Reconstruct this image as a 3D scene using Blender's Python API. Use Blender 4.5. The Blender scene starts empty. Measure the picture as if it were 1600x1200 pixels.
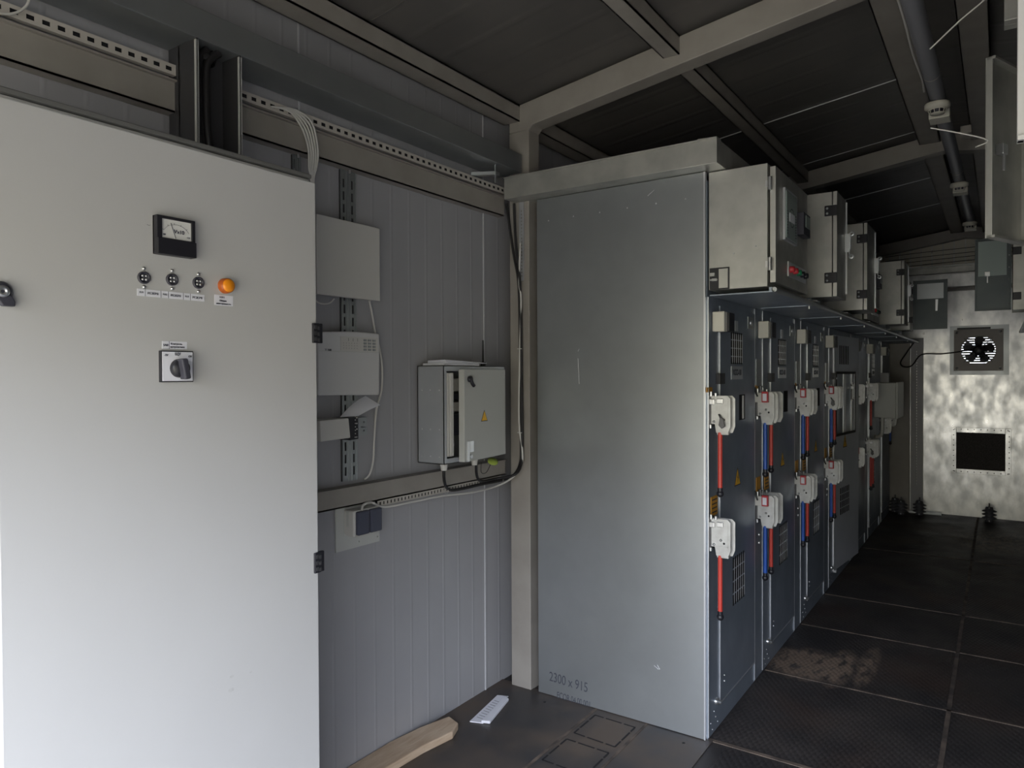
import bpy, math, random
import numpy as np
from mathutils import Vector, Matrix
random.seed(7)
SC = bpy.context.scene
COL = SC.collection

# ------------------------------------------------------------------ camera, sky, exposure
EYE = Vector((0, 0, 1.49)); FPX = 1116.0
_y, _p, _r = math.radians(34.35), math.radians(-0.75), math.radians(-0.25)
_F = Vector((-math.sin(_y)*math.cos(_p), math.cos(_y)*math.cos(_p), math.sin(_p)))
_R0 = Vector((math.cos(_y), math.sin(_y), 0)); _U0 = _R0.cross(_F)
_R = _R0*math.cos(_r) + _U0*math.sin(_r); _U = -_R0*math.sin(_r) + _U0*math.cos(_r)
cam_data = bpy.data.cameras.new('camera'); cam = bpy.data.objects.new('camera', cam_data)
COL.objects.link(cam)
cam.matrix_world = Matrix(((_R.x, _U.x, -_F.x, EYE.x), (_R.y, _U.y, -_F.y, EYE.y), (_R.z, _U.z, -_F.z, EYE.z), (0, 0, 0, 1)))
cam_data.sensor_fit = 'HORIZONTAL'; cam_data.sensor_width = 36; cam_data.lens = FPX/1600*36
cam_data.clip_start = 0.05; cam_data.clip_end = 200
SC.camera = cam

SC.view_settings.view_transform = 'Standard'
SC.view_settings.look = 'None'
SC.view_settings.gamma = 1
SC.view_settings.use_curve_mapping = False
SC.view_settings.exposure = 2.75

world = bpy.data.worlds.new('overcast_sky'); SC.world = world; world.use_nodes = True
wn = world.node_tree; wn.nodes.clear()
wo = wn.nodes.new('ShaderNodeOutputWorld'); wb = wn.nodes.new('ShaderNodeBackground')
wb.inputs['Color'].default_value = (0.80, 0.90, 1.0, 1); wb.inputs['Strength'].default_value = 3.0
# overcast above; guessed green-brown tree band, unseen, added low doorway-side to shape the light
_g = wn.nodes.new('ShaderNodeTexCoord'); _s = wn.nodes.new('ShaderNodeSeparateXYZ'); wn.links.new(_g.outputs['Generated'], _s.inputs[0])
_mz = wn.nodes.new('ShaderNodeMapRange'); _mz.inputs[1].default_value = 0.13; _mz.inputs[2].default_value = 0.26; wn.links.new(_s.outputs[2], _mz.inputs[0])
_my = wn.nodes.new('ShaderNodeMapRange'); _my.inputs[1].default_value = 0.0; _my.inputs[2].default_value = 0.3; wn.links.new(_s.outputs[1], _my.inputs[0])
_mx = wn.nodes.new('ShaderNodeMath'); _mx.operation = 'MAXIMUM'; wn.links.new(_mz.outputs[0], _mx.inputs[0]); wn.links.new(_my.outputs[0], _mx.inputs[1])
_c = wn.nodes.new('ShaderNodeMix'); _c.data_type = 'RGBA'; wn.links.new(_mx.outputs[0], _c.inputs[0])
_c.inputs[6].default_value = (0.165, 0.153, 0.11, 1); _c.inputs[7].default_value = (0.81, 0.865, 1.0, 1); wn.links.new(_c.outputs[2], wb.inputs['Color'])
wn.links.new(wb.outputs[0], wo.inputs[0])
# daylight enters by the wide doorway behind the camera: a sampling portal in that doorway
pl = bpy.data.lights.new('doorway_daylight', 'AREA'); pl.shape = 'RECTANGLE'; pl.size = 3.0; pl.size_y = 2.15
pl.cycles.is_portal = True
po = bpy.data.objects.new('doorway_daylight', pl); COL.objects.link(po)
po.location = (-0.29, -0.70, 1.08); po.rotation_euler = (math.radians(90), 0, 0)   # local -Z looks along +Y

def P(px, py, axis, v):
    """point of the photograph's ray through a pixel that lies on the plane axis = v"""
    d = _F + _R*((px-800)/FPX) - _U*((py-600)/FPX)
    i = 'XYZ'.index(axis); t = (v-EYE[i])/d[i]
    return EYE + d*t

# ------------------------------------------------------------------ materials
def mat(name, col, rough=0.5, metal=0.0, var=None, scale=6.0, bump=0.0, bscale=60.0, stretch=(1, 1, 1), rvar=0.0, emit=None, alpha=None, spec=None, detail=4):
    m = bpy.data.materials.new(name); m.use_nodes = True; n = m.node_tree.nodes; l = m.node_tree.links
    b = n['Principled BSDF']
    b.inputs['Base Color'].default_value = (*col, 1); b.inputs['Roughness'].default_value = rough; b.inputs['Metallic'].default_value = metal
    if spec is not None: b.inputs['Specular IOR Level'].default_value = spec
    tc = n.new('ShaderNodeTexCoord'); mp = n.new('ShaderNodeMapping'); mp.inputs['Scale'].default_value = stretch
    g = n.new('ShaderNodeNewGeometry'); l.new(g.outputs['Position'], mp.inputs['Vector'])
    if var:
        nz = n.new('ShaderNodeTexNoise'); nz.inputs['Scale'].default_value = scale; nz.inputs['Detail'].default_value = detail
        l.new(mp.outputs[0], nz.inputs['Vector'])
        r = n.new('ShaderNodeValToRGB'); r.color_ramp.elements[0].position = 0.35; r.color_ramp.elements[1].position = 0.65
        r.color_ramp.elements[0].color = (*col, 1); r.color_ramp.elements[1].color = (*var, 1)
        l.new(nz.outputs['Fac'], r.inputs['Fac']); l.new(r.outputs['Color'], b.inputs['Base Color'])
        if rvar:
            mr = n.new('ShaderNodeMapRange'); mr.inputs['From Min'].default_value = 0.3; mr.inputs['From Max'].default_value = 0.7
            mr.inputs['To Min'].default_value = rough-rvar; mr.inputs['To Max'].default_value = rough+rvar
            l.new(nz.outputs['Fac'], mr.inputs['Value']); l.new(mr.outputs[0], b.inputs['Roughness'])
    if bump:
        bn = n.new('ShaderNodeTexNoise'); bn.inputs['Scale'].default_value = bscale; l.new(mp.outputs[0], bn.inputs['Vector'])
        bp = n.new('ShaderNodeBump'); bp.inputs['Strength'].default_value = bump; bp.inputs['Distance'].default_value = 0.01
        l.new(bn.outputs['Fac'], bp.inputs['Height']); l.new(bp.outputs[0], b.inputs['Normal'])
    if emit:
        b.inputs['Emission Color'].default_value = (*emit[0], 1); b.inputs['Emission Strength'].default_value = emit[1]
    return m

M = {}
M['wall'] = mat('painted_sandwich_panel', (0.33, 0.33, 0.345), 0.42, 0, (0.35, 0.35, 0.365), 3)
M['seam'] = mat('white_panel_seam', (0.55, 0.56, 0.58), 0.4)
M['beam'] = mat('light_grey_beige_paint', (0.31, 0.29, 0.262), 0.5, 0, (0.27, 0.25, 0.225), 8)
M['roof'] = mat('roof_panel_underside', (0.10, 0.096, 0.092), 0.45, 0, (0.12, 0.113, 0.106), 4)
M['zinc'] = mat('galvanised_sheet', (0.51, 0.51, 0.475), 0.40, 0.6, (0.40, 0.40, 0.375), 9, rvar=0.05, bump=0.03, bscale=5)
M['zincpanel'] = mat('dull_galvanised_sheet', (0.375, 0.395, 0.405), 0.38, 0.75, (0.34, 0.36, 0.37), 5, rvar=0.04, bump=0.02, bscale=4)
M['stained'] = mat('stained_galvanised_sheet', (0.72, 0.72, 0.72), 0.34, 0.85, (0.50, 0.51, 0.52), 5.0, stretch=(2.2, 1, 1.3), rvar=0.07, bump=0.03, bscale=10, detail=15)
M['slate'] = mat('galvanised_front_sheet', (0.29, 0.335, 0.395), 0.42, 0.45, (0.25, 0.29, 0.345), 6, rvar=0.05, bump=0.02, bscale=4)
M['slate_daylit'] = mat('daylit_front_sheet', (0.72, 0.74, 0.78), 0.45, 0.4, (0.68, 0.70, 0.74), 5)  # same sheet as the cell fronts, lightened to paint in the daylight it catches
M['boxzinc'] = mat('pale_zinc_box_sheet', (0.44, 0.46, 0.485), 0.4, 0.35, (0.40, 0.42, 0.445), 6)
M['edge'] = mat('bare_metal_edge', (0.72, 0.74, 0.77), 0.3, 0.7)
M['white'] = mat('white_powder_coat', (0.52, 0.52, 0.515), 0.42, 0, (0.505, 0.505, 0.50), 3)
M['plastic'] = mat('off_white_plastic', (0.58, 0.57, 0.54), 0.45)
M['alarm'] = mat('pale_grey_plastic', (0.60, 0.60, 0.60), 0.45)
M['greybox'] = mat('light_grey_enclosure_paint', (0.50, 0.51, 0.485), 0.45)
M['cast'] = mat('pale_cast_zinc_coat', (0.56, 0.57, 0.56), 0.42, 0.35, (0.46, 0.46, 0.45), 30)
M['black'] = mat('black_plastic', (0.015, 0.015, 0.02), 0.4)
M['darkgrey'] = mat('dark_grey_plastic', (0.045, 0.045, 0.06), 0.45)
M['rubber'] = mat('black_rubber', (0.012, 0.011, 0.012), 0.55)
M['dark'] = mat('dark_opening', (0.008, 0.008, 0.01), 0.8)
M['red'] = mat('red_sleeve', (0.55, 0.055, 0.04), 0.35)
M['blue'] = mat('blue_sleeve', (0.02, 0.09, 0.42), 0.35)
M['redtag'] = mat('red_plastic', (0.45, 0.03, 0.04), 0.4)
M['orange'] = mat('orange_label', (0.62, 0.30, 0.03), 0.5)
M['sign'] = mat('yellow_sign', (0.88, 0.50, 0.03), 0.5)
M['amber'] = mat('amber_lamp', (0.85, 0.28, 0.01), 0.3)
M['amberrim'] = mat('amber_lamp_rim', (0.45, 0.10, 0.015), 0.35)
M['paper'] = mat('white_paper', (0.75, 0.76, 0.82), 0.6)
M['ink'] = mat('ink', (0.03, 0.03, 0.05), 0.6)
M['pencil'] = mat('marker_line', (0.05, 0.055, 0.07), 0.6)
M['glass'] = mat('meter_glass', (0.70, 0.70, 0.68), 0.12)
M['steel'] = mat('bright_steel', (0.65, 0.66, 0.67), 0.28, 0.9)
M['darksteel'] = mat('dark_steel', (0.10, 0.10, 0.105), 0.4, 0.6)
M['wood'] = mat('raw_timber', (0.60, 0.47, 0.34), 0.7, 0, (0.48, 0.35, 0.24), 12, stretch=(3, 0.6, 3), bump=0.2, bscale=40)
M['cable_white'] = mat('white_cable', (0.58, 0.57, 0.54), 0.45)
M['pipe'] = mat('grey_plastic_pipe', (0.27, 0.275, 0.30), 0.4)
M['detector'] = mat('cream_plastic', (0.60, 0.58, 0.50), 0.45)
M['green'] = mat('green_cap', (0.02, 0.20, 0.09), 0.4)
M['lime'] = mat('lime_tag', (0.35, 0.45, 0.08), 0.5)
M['darkblue'] = mat('blue_grey_lid', (0.06, 0.065, 0.095), 0.45)
M['screen'] = mat('meter_face_green_grey', (0.30, 0.36, 0.34), 0.3)
M['insulator'] = mat('brown_black_glaze', (0.075, 0.075, 0.085), 0.3)
M['mesh'] = mat('dark_filter_mesh', (0.10, 0.09, 0.09), 0.8, 0, (0.035, 0.032, 0.035), 150)
M['brushdark'] = mat('fan_plate', (0.17, 0.16, 0.15), 0.45, 0.4)
M['strip'] = mat('pale_strip_paint', (0.48, 0.45, 0.41), 0.45)
M['gable'] = mat('pale_cladding', (0.66, 0.62, 0.53), 0.5)
M['rim'] = mat('dark_grey_rim', (0.13, 0.13, 0.125), 0.5)
M['doordark'] = mat('dark_green_grey_sheet', (0.075, 0.09, 0.092), 0.4, 0.3, (0.06, 0.075, 0.08), 7)
M['pane'] = None
def glass_mat():
    m = bpy.data.materials.new('clear_pane'); m.use_nodes = True; n = m.node_tree.nodes; l = m.node_tree.links; n.clear()
    o = n.new('ShaderNodeOutputMaterial'); t = n.new('ShaderNodeBsdfTransparent'); g = n.new('ShaderNodeBsdfGlossy'); x = n.new('ShaderNodeMixShader')
    t.inputs[0].default_value = (0.75, 0.78, 0.78, 1); g.inputs['Roughness'].default_value = 0.08; x.inputs[0].default_value = 0.10
    l.new(t.outputs[0], x.inputs[1]); l.new(g.outputs[0], x.inputs[2]); l.new(x.outputs[0], o.inputs[0]); return m
M['pane'] = glass_mat()

def floor_mat():
    m = bpy.data.materials.new('dark_tread_plate'); m.use_nodes = True; n = m.node_tree.nodes; l = m.node_tree.links
    b = n['Principled BSDF']; g = n.new('ShaderNodeNewGeometry')
    def noise(s, d=4, st=(1, 1, 1)):
        mp = n.new('ShaderNodeMapping'); mp.inputs['Scale'].default_value = st; l.new(g.outputs['Position'], mp.inputs[0])
        z = n.new('ShaderNodeTexNoise'); z.inputs['Scale'].default_value = s; z.inputs['Detail'].default_value = d; l.new(mp.outputs[0], z.inputs['Vector']); return z.outputs['Fac']
    def ramp(f, a, c, ca, cb):
        r = n.new('ShaderNodeValToRGB'); r.color_ramp.elements[0].position = a; r.color_ramp.elements[1].position = c
        r.color_ramp.elements[0].color = (*ca, 1); r.color_ramp.elements[1].color = (*cb, 1); l.new(f, r.inputs[0]); return r.outputs[0]
    def mix(f, a, c):
        x = n.new('ShaderNodeMix'); x.data_type = 'RGBA'; l.new(f, x.inputs[0])
        for i, v in ((6, a), (7, c)):
            if isinstance(v, tuple): x.inputs[i].default_value = (*v, 1)
            else: l.new(v, x.inputs[i])
        return x.outputs[2]
    def math_(op, a, c=0.0):
        x = n.new('ShaderNodeMath'); x.operation = op
        for i, v in ((0, a), (1, c)):
            if isinstance(v, (int, float)): x.inputs[i].default_value = v
            else: l.new(v, x.inputs[i])
        return x.outputs[0]
    base = ramp(noise(3.0, 8), 0.35, 0.7, (0.023, 0.021, 0.022), (0.056, 0.048, 0.044))
    rust = ramp(noise(1.7, 5), 0.5, 0.75, (0, 0, 0), (0.6, 0.6, 0.6))
    c = mix(rust, base, (0.075, 0.042, 0.028))
    sx = n.new('ShaderNodeSeparateXYZ'); l.new(g.outputs['Position'], sx.inputs[0])
    def blob(cx, cy, rx, ry):
        dx = math_('DIVIDE', math_('SUBTRACT', sx.outputs[0], cx), rx); dy = math_('DIVIDE', math_('SUBTRACT', sx.outputs[1], cy), ry)
        d = math_('ADD', math_('MULTIPLY', dx, dx), math_('MULTIPLY', dy, dy))
        return math_('MAXIMUM', math_('SUBTRACT', 1.0, d), 0.0)
    wear = math_('ADD', blob(-0.83, 3.86, 0.20, 0.25), math_('ADD', math_('MULTIPLY', blob(-0.665, 3.90, 0.085, 0.30), 0.8), math_('ADD', math_('MULTIPLY', blob(-0.55, 4.0, 0.055, 0.34), 0.6), math_('MULTIPLY', blob(-0.05, 7.6, 0.35, 0.6), 0.35))))
    wear = math_('MULTIPLY', math_('MULTIPLY', wear, 1.6), ramp(noise(14, 12, (2.2, 0.8, 1)), 0.35, 0.62, (0.05, 0.05, 0.05), (1, 1, 1)))
    c = mix(math_('MINIMUM', math_('MULTIPLY', wear, 1.3), 1.0), c, (0.21, 0.155, 0.115))
    speck = ramp(noise(60, 3), 0.66, 0.74, (0, 0, 0), (1, 1, 1))
    c = mix(math_('MULTIPLY', speck, 0.5), c, (0.22, 0.19, 0.16))
    l.new(c, b.inputs['Base Color'])
    rr = n.new('ShaderNodeMapRange'); l.new(noise(5, 6), rr.inputs[0]); rr.inputs[3].default_value = 0.42; rr.inputs[4].default_value = 0.75; l.new(rr.outputs[0], b.inputs['Roughness'])
    # raised tread pattern: two crossed waves, only on the tread plates (beyond the smooth entrance plate)
    w1 = n.new('ShaderNodeTexVoronoi'); mp = n.new('ShaderNodeMapping'); mp.inputs['Scale'].default_value = (60, 28, 1); mp.inputs['Rotation'].default_value = (0, 0, 0.6)
    l.new(g.outputs['Position'], mp.inputs[0]); l.new(mp.outputs[0], w1.inputs['Vector']); w1.inputs['Scale'].default_value = 1; w1.inputs['Randomness'].default_value = 0.15
    st = math_('GREATER_THAN', sx.outputs[1], 2.83); sx2 = math_('GREATER_THAN', sx.outputs[0], -1.0); mask = math_('MAXIMUM', math_('MULTIPLY', st, 1.0), math_('GREATER_THAN', sx.outputs[0], -0.9))
    bp = n.new('ShaderNodeBump'); bp.inputs['Distance'].default_value = 0.005; bp.inputs['Strength'].default_value = 0.7
    l.new(math_('MULTIPLY', math_('MULTIPLY', w1.outputs['Distance'], -1.0), mask), bp.inputs['Height']); l.new(bp.outputs[0], b.inputs['Normal'])
    return m
M['floor'] = floor_mat()
M['smoothplate'] = mat('smooth_floor_plate', (0.038, 0.037, 0.040), 0.48, 0.0, (0.105, 0.080, 0.062), 3.2, rvar=0.12, detail=12)
M['weld'] = mat('dusty_weld_seam', (0.15, 0.115, 0.09), 0.8, 0, (0.05, 0.04, 0.034), 14)
M['ground'] = mat('grass_and_gravel', (0.17, 0.149, 0.10), 0.9, 0, (0.225, 0.197, 0.145), 1.5)
M['concrete'] = mat('pale_concrete', (0.35, 0.35, 0.33), 0.9)

# ------------------------------------------------------------------ mesh builder
class MB:
    def __init__(s): s.v = []; s.f = []; s.sm = []
    def add(s, vs, fs, smooth=False):
        o = len(s.v); s.v += [tuple(v) for v in vs]; s.f += [tuple(i+o for i in f) for f in fs]; s.sm += [smooth]*len(fs); return s
    def box(s, x0, x1, y0, y1, z0, z1):
        x0, x1 = min(x0, x1), max(x0, x1); y0, y1 = min(y0, y1), max(y0, y1); z0, z1 = min(z0, z1), max(z0, z1)
        return s.add([(x0, y0, z0), (x1, y0, z0), (x1, y1, z0), (x0, y1, z0), (x0, y0, z1), (x1, y0, z1), (x1, y1, z1), (x0, y1, z1)],
                     [(0, 3, 2, 1), (4, 5, 6, 7), (0, 1, 5, 4), (1, 2, 6, 5), (2, 3, 7, 6), (3, 0, 4, 7)])
    def hexa(s, b, t):      # bottom quad and top quad, both counter-clockwise seen from above
        return s.add(list(b)+list(t), [(0, 3, 2, 1), (4, 5, 6, 7), (0, 1, 5, 4), (1, 2, 6, 5), (2, 3, 7, 6), (3, 0, 4, 7)])
    def cyl(s, a, b, r, r2=None, n=20, caps=True):
        a, b = Vector(a), Vector(b); r2 = r if r2 is None else r2; d = (b-a).normalized()
        u = d.orthogonal().normalized(); w = d.cross(u)
        A = [a+(u*math.cos(t)+w*math.sin(t))*r for t in [2*math.pi*i/n for i in range(n)]]
        B = [b+(u*math.cos(t)+w*math.sin(t))*r2 for t in [2*math.pi*i/n for i in range(n)]]
        s.add(A+B, [(i, (i+1) % n, (i+1) % n+n, i+n) for i in range(n)], True)
        if caps: s.add(A, [tuple(range(n))[::-1]]); s.add(B, [tuple(range(n))])
        return s
    def lathe(s, prof, o, d=(0, 0, 1), n=24):   # prof: (radius, height) list along d from o
        o = Vector(o); d = Vector(d).normalized(); u = d.orthogonal().normalized(); w = d.cross(u); vs = []
        for r, h in prof:
            for i in range(n):
                t = 2*math.pi*i/n; vs.append(o+d*h+(u*math.cos(t)+w*math.sin(t))*max(r, 1e-5))
        fs = []
        for k in range(len(prof)-1):
            for i in range(n): fs.append((k*n+i, k*n+(i+1) % n, (k+1)*n+(i+1) % n, (k+1)*n+i))
        return s.add(vs, fs, True)
    def ball(s, c, r, n=16):
        return s.lathe([(r*math.sin(math.pi*k/8), -r*math.cos(math.pi*k/8)) for k in range(9)], c, n=n)
    def tube(s, pts, r, n=8, smooth=True, sub=4):
        pts = [Vector(p) for p in pts]
        if sub > 1 and len(pts) > 2:
            q = [pts[0]]+pts+[pts[-1]]; out = []
            for i in range(1, len(q)-2):
                for k in range(sub):
                    t = k/sub; a, b, c, d = q[i-1:i+3]
                    out.append(0.5*((2*b)+(c-a)*t+(2*a-5*b+4*c-d)*t*t+(3*b-a-3*c+d)*t**3))
            out.append(pts[-1]); pts = out
        rings = []; u = None
        for i, p in enumerate(pts):
            d = (pts[min(i+1, len(pts)-1)]-pts[max(i-1, 0)]).normalized()
            u = d.orthogonal().normalized() if u is None else (u-d*u.dot(d)).normalized()
            w = d.cross(u); rings.append([p+(u*math.cos(2*math.pi*k/n)+w*math.sin(2*math.pi*k/n))*r for k in range(n)])
        vs = [v for g in rings for v in g]; fs = []
        for i in range(len(rings)-1):
            for k in range(n): fs.append((i*n+k, i*n+(k+1) % n, (i+1)*n+(k+1) % n, (i+1)*n+k))
        s.add(vs, fs, smooth); s.add(rings[0], [tuple(range(n))[::-1]]); s.add(rings[-1], [tuple(range(n))]); return s
    def prism(s, pts, fr, n0, n1):      # 2-D outline pts (a, b) pushed from n0 to n1 in frame fr(a, b, n)
        k = len(pts); A = [fr(a, b, n0) for a, b in pts]; B = [fr(a, b, n1) for a, b in pts]
        return s.add(A+B, [tuple(range(k))[::-1], tuple(range(k, 2*k))]+[(i, (i+1) % k, (i+1) % k+k, i+k) for i in range(k)])
    def fbox(s, fr, a0, a1, b0, b1, n0, n1): return s.prism([(a0, b0), (a1, b0), (a1, b1), (a0, b1)], fr, n0, n1)
    def grid(s, fr, a0, a1, b0, b1, holes, n0, n1):   # plate with rectangular holes (real openings)
        As = sorted({a0, a1, *[h[0] for h in holes], *[h[1] for h in holes]}); Bs = sorted({b0, b1, *[h[2] for h in holes], *[h[3] for h in holes]})
        for i in range(len(As)-1):
            run = None
            for j in range(len(Bs)-1):
                ca, cb = (As[i]+As[i+1])/2, (Bs[j]+Bs[j+1])/2
                solid = not any(h[0] < ca < h[1] and h[2] < cb < h[3] for h in holes)
                if solid and run is None: run = Bs[j]
                if run is not None and (not solid): s.fbox(fr, As[i], As[i+1], run, Bs[j], n0, n1); run = None
            if run is not None: s.fbox(fr, As[i], As[i+1], run, Bs[-1], n0, n1)
        return s
def FX(x0): return lambda a, b, n: (x0+n, a, b)        # faces +X: a runs along +Y, b up
def FXn(x0): return lambda a, b, n: (x0-n, a, b)       # faces -X
def FY(y0): return lambda a, b, n: (a, y0-n, b)        # faces -Y: a runs along +X, b up
def FZ(z0): return lambda a, b, n: (a, b, z0+n)

def rrect(a0, a1, b0, b1, r, k=4):
    out = []
    for cx, cy, t0 in ((a1-r, b0+r, -90), (a1-r, b1-r, 0), (a0+r, b1-r, 90), (a0+r, b0+r, 180)):
        for i in range(k+1):
            t = math.radians(t0+90*i/k); out.append((cx+r*math.cos(t), cy+r*math.sin(t)))
    return out

ORG = {}
def link(name, mb, material, parent=None, bevel=0.0, flip=False):
    vs = np.array(mb.v, dtype=float); c = (vs.min(0)+vs.max(0))/2
    if parent is None: c[2] = vs[:, 2].min()
    me = bpy.data.meshes.new(name); me.from_pydata([tuple(v-c) for v in vs], [], mb.f)
    me.polygons.foreach_set('use_smooth', mb.sm); me.update()
    import bmesh
    bm = bmesh.new(); bm.from_mesh(me); bmesh.ops.recalc_face_normals(bm, faces=bm.faces); bm.to_mesh(me); bm.free()
    me.materials.append(M[material] if isinstance(material, str) else material)
    o = bpy.data.objects.new(name, me); COL.objects.link(o)
    c = Vector(c); ORG[o] = c
    if parent is not None: o.parent = parent; o.location = c-ORG[parent]
    else: o.location = c
    if bevel:
        bv = o.modifiers.new('bevel', 'BEVEL'); bv.width = bevel; bv.segments = 2; bv.limit_method = 'ANGLE'; bv.angle_limit = math.radians(40)
    return o
def part(name, mb, material, parent, bevel=0.0, label=None, kind=None):
    o = link(name, mb, material, parent, bevel)
    if label: o['label'] = label
    if kind: o['kind'] = kind
    return o
def struct(name, mb, material, bevel=0.0, parent=None):
    o = link(name, mb, material, parent, bevel)
    if parent is None: o['kind'] = 'structure'
    return o
def thing(name, label, cat, loc, group=None):
    o = bpy.data.objects.new(name, None); COL.objects.link(o); o.location = loc; ORG[o] = Vector(loc)
    o.empty_display_size = 0.05
    o['label'] = label; o['category'] = cat
    if group: o['group'] = group
    return o
def solo(name, mb, material, label, cat, group=None, bevel=0.0):
    o = link(name, mb, material, None, bevel); o['label'] = label; o['category'] = cat
    if group: o['group'] = group
    return o
def text(name, s, size, at, face, material, parent, align='LEFT', squeeze=1.0, rot=0.0, depth=0.0006, label=None):
    cu = bpy.data.curves.new('t', 'FONT'); cu.body = s; cu.size = size; cu.extrude = depth; cu.align_x = align
    t = bpy.data.objects.new('t', cu); COL.objects.link(t); bpy.context.view_layer.update()
    me = bpy.data.meshes.new_from_object(t.evaluated_get(bpy.context.evaluated_depsgraph_get()))
    bpy.data.objects.remove(t); bpy.data.curves.remove(cu)
    ca, sa = math.cos(rot), math.sin(rot); mb = MB()
    if len(me.vertices) == 0: return None
    vs = []
    for v in me.vertices:
        a, b = v.co.x*squeeze, v.co.y; a, b = a*ca-b*sa, a*sa+b*ca
        if face == 'X': vs.append((at[0]+v.co.z+depth, at[1]+a, at[2]+b))
        else: vs.append((at[0]+a, at[1]-v.co.z-depth, at[2]+b))
    mb.add(vs, [tuple(p.vertices) for p in me.polygons]); bpy.data.meshes.remove(me)
    return part(name, mb, material, parent, label=label)

# ================================================================== THE ROOM
YF, YB, XL, XR = -0.75, 8.77, -2.0, 1.42       # front (doorway) wall, back wall, left, right
XRG = -0.30                                     # ridge
def roof_z(x): return 2.775+0.142*(x+1.86) if x < XRG else 2.775+0.142*(XRG+1.86)-0.142*(x-XRG)
# floor
struct('floor', MB().box(XL-0.15, XR+0.15, YF, YB+0.1, -0.12, 0), 'floor')
struct('trim_1', MB().box(XL, -0.955, 0.4, 2.835, 0, 0.004), 'smoothplate')      # smooth entrance plate
# weld seams between the floor plates
k = 2
for b in [(-0.99, 1.4, 2.825, 2.845), (-0.97, 1.4, 3.66, 3.672), (-0.97, 1.4, 4.455, 4.468), (-0.97, 1.4, 5.15, 5.163), (-0.97, 1.4, 6.7, 6.71), (-0.19, -0.172, 2.0, 8.7),
          (-1.482, -1.468, 1.6, 2.83), (-1.24, -1.228, 1.6, 2.83)]:
    struct('trim_%d' % k, MB().box(b[0], b[1], b[2], b[3], 0, 0.0052 if b[1] < -1.2 else 0.0025), 'weld'); k += 1
# ribbed wall panels
def rib_profile(y0, y1, pitch=0.104, joint=1.07, j0=1.63):
    pts = [(y0, 0)]; y = math.ceil((y0+0.02)/pitch)*pitch
    while y < y1-0.02:
        pts += [(y-0.009, 0), (y-0.002, 0.0010), (y+0.002, 0.0010), (y+0.009, 0)]; y += pitch
    pts.append((y1, 0)); return pts
def ribbed_x(x0, sgn, y0, y1, z0, z1, thick=0.1):
    pr = rib_profile(y0, y1); mb = MB(); n = len(pr)
    vs = [(x0+sgn*d, y, z) for z in (z0, z1) for y, d in pr]+[(x0-sgn*thick, y, z) for z in (z0, z1) for y, d in (pr[0], pr[-1])]
    fs = [(i, i+1, n+i+1, n+i) for i in range(n-1)]
    mb.add(vs, fs+[(2*n, 2*n+1, 2*n+3, 2*n+2), (0, n, 2*n+2, 2*n), (n-1, 2*n+1, 2*n+3, 2*n-1), (n, 2*n-1, 2*n+3, 2*n+2), (0, 2*n, 2*n+1, n-1)]); return mb
struct('wall_left', ribbed_x(XL, 1, YF, YB, 0, roof_z(XL)+0.02), 'wall')
struct('wall_right', ribbed_x(XR, -1, YF, YB, 0, roof_z(XR)+0.02), 'wall')
for i in range(-1, 7):
    y = 1.63+1.062*i
    if y < YF: continue
    struct('trim_%d' % k, MB().box(XL, XL+0.004, y-0.0025, y+0.0025, 0, 2.72), 'seam'); k += 1
# gable back wall with openings for the fan and the intake grille
fc = P(1529.5, 547, 'Y', YB); FR = 0.153
v0 = P(1493, 674, 'Y', YB); v1 = P(1572, 738, 'Y', YB)
def gable(y, thick, openings, ribs):
    mb = MB(); fr = FY(y)
    mb.grid(fr, XL-0.1, XR+0.1, 0, 2.70, openings, 0, -thick)
    mb.prism([(XL-0.1, 2.70), (XR+0.1, 2.70), (XR+0.1, roof_z(XR)+0.0), (XRG, roof_z(XRG)+0.02), (XL-0.1, roof_z(XL))], fr, 0, -thick)
    if ribs:
        x = XL+0.05
        while x < XR:
            if not any(o[0]-0.02 < x < o[1]+0.02 for o in openings): mb.fbox(fr, x-0.0015, x+0.0015, 0.02, 2.60, 0.0015, 0)
            x += 0.055
    return mb
struct('wall_back', gable(YB, 0.1, [(fc.x-FR, fc.x+FR, fc.z-FR, fc.z+FR), (v0.x, v1.x, v1.z, v0.z)], True), 'stained')
mb = gable(YF, 0.1, [(XL+0.15, XR-0.15, -0.1, 1.98)], False)
for i in range(len(mb.v)): mb.v[i] = (mb.v[i][0], mb.v[i][1], mb.v[i][2])
struct('wall_front', mb, 'wall')
# ribbed gable cladding (lighter) above the back girts
mb = MB(); x = XL
while x < XR-0.01:
    x2 = min(x+0.1, XR); zl, zr = roof_z(x+0.004)-0.01, roof_z(x2-0.004)-0.01
    mb.hexa([(x+0.004, YB-0.02, 2.62), (x2-0.004, YB-0.02, 2.62), (x2-0.004, YB-0.003, 2.62), (x+0.004, YB-0.003, 2.62)], [(x+0.004, YB-0.02, zl), (x2-0.004, YB-0.02, zr), (x2-0.004, YB-0.003, zr), (x+0.004, YB-0.003, zl)]); x += 0.1
struct('trim_%d' % k, mb, 'gable'); k += 1
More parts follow.
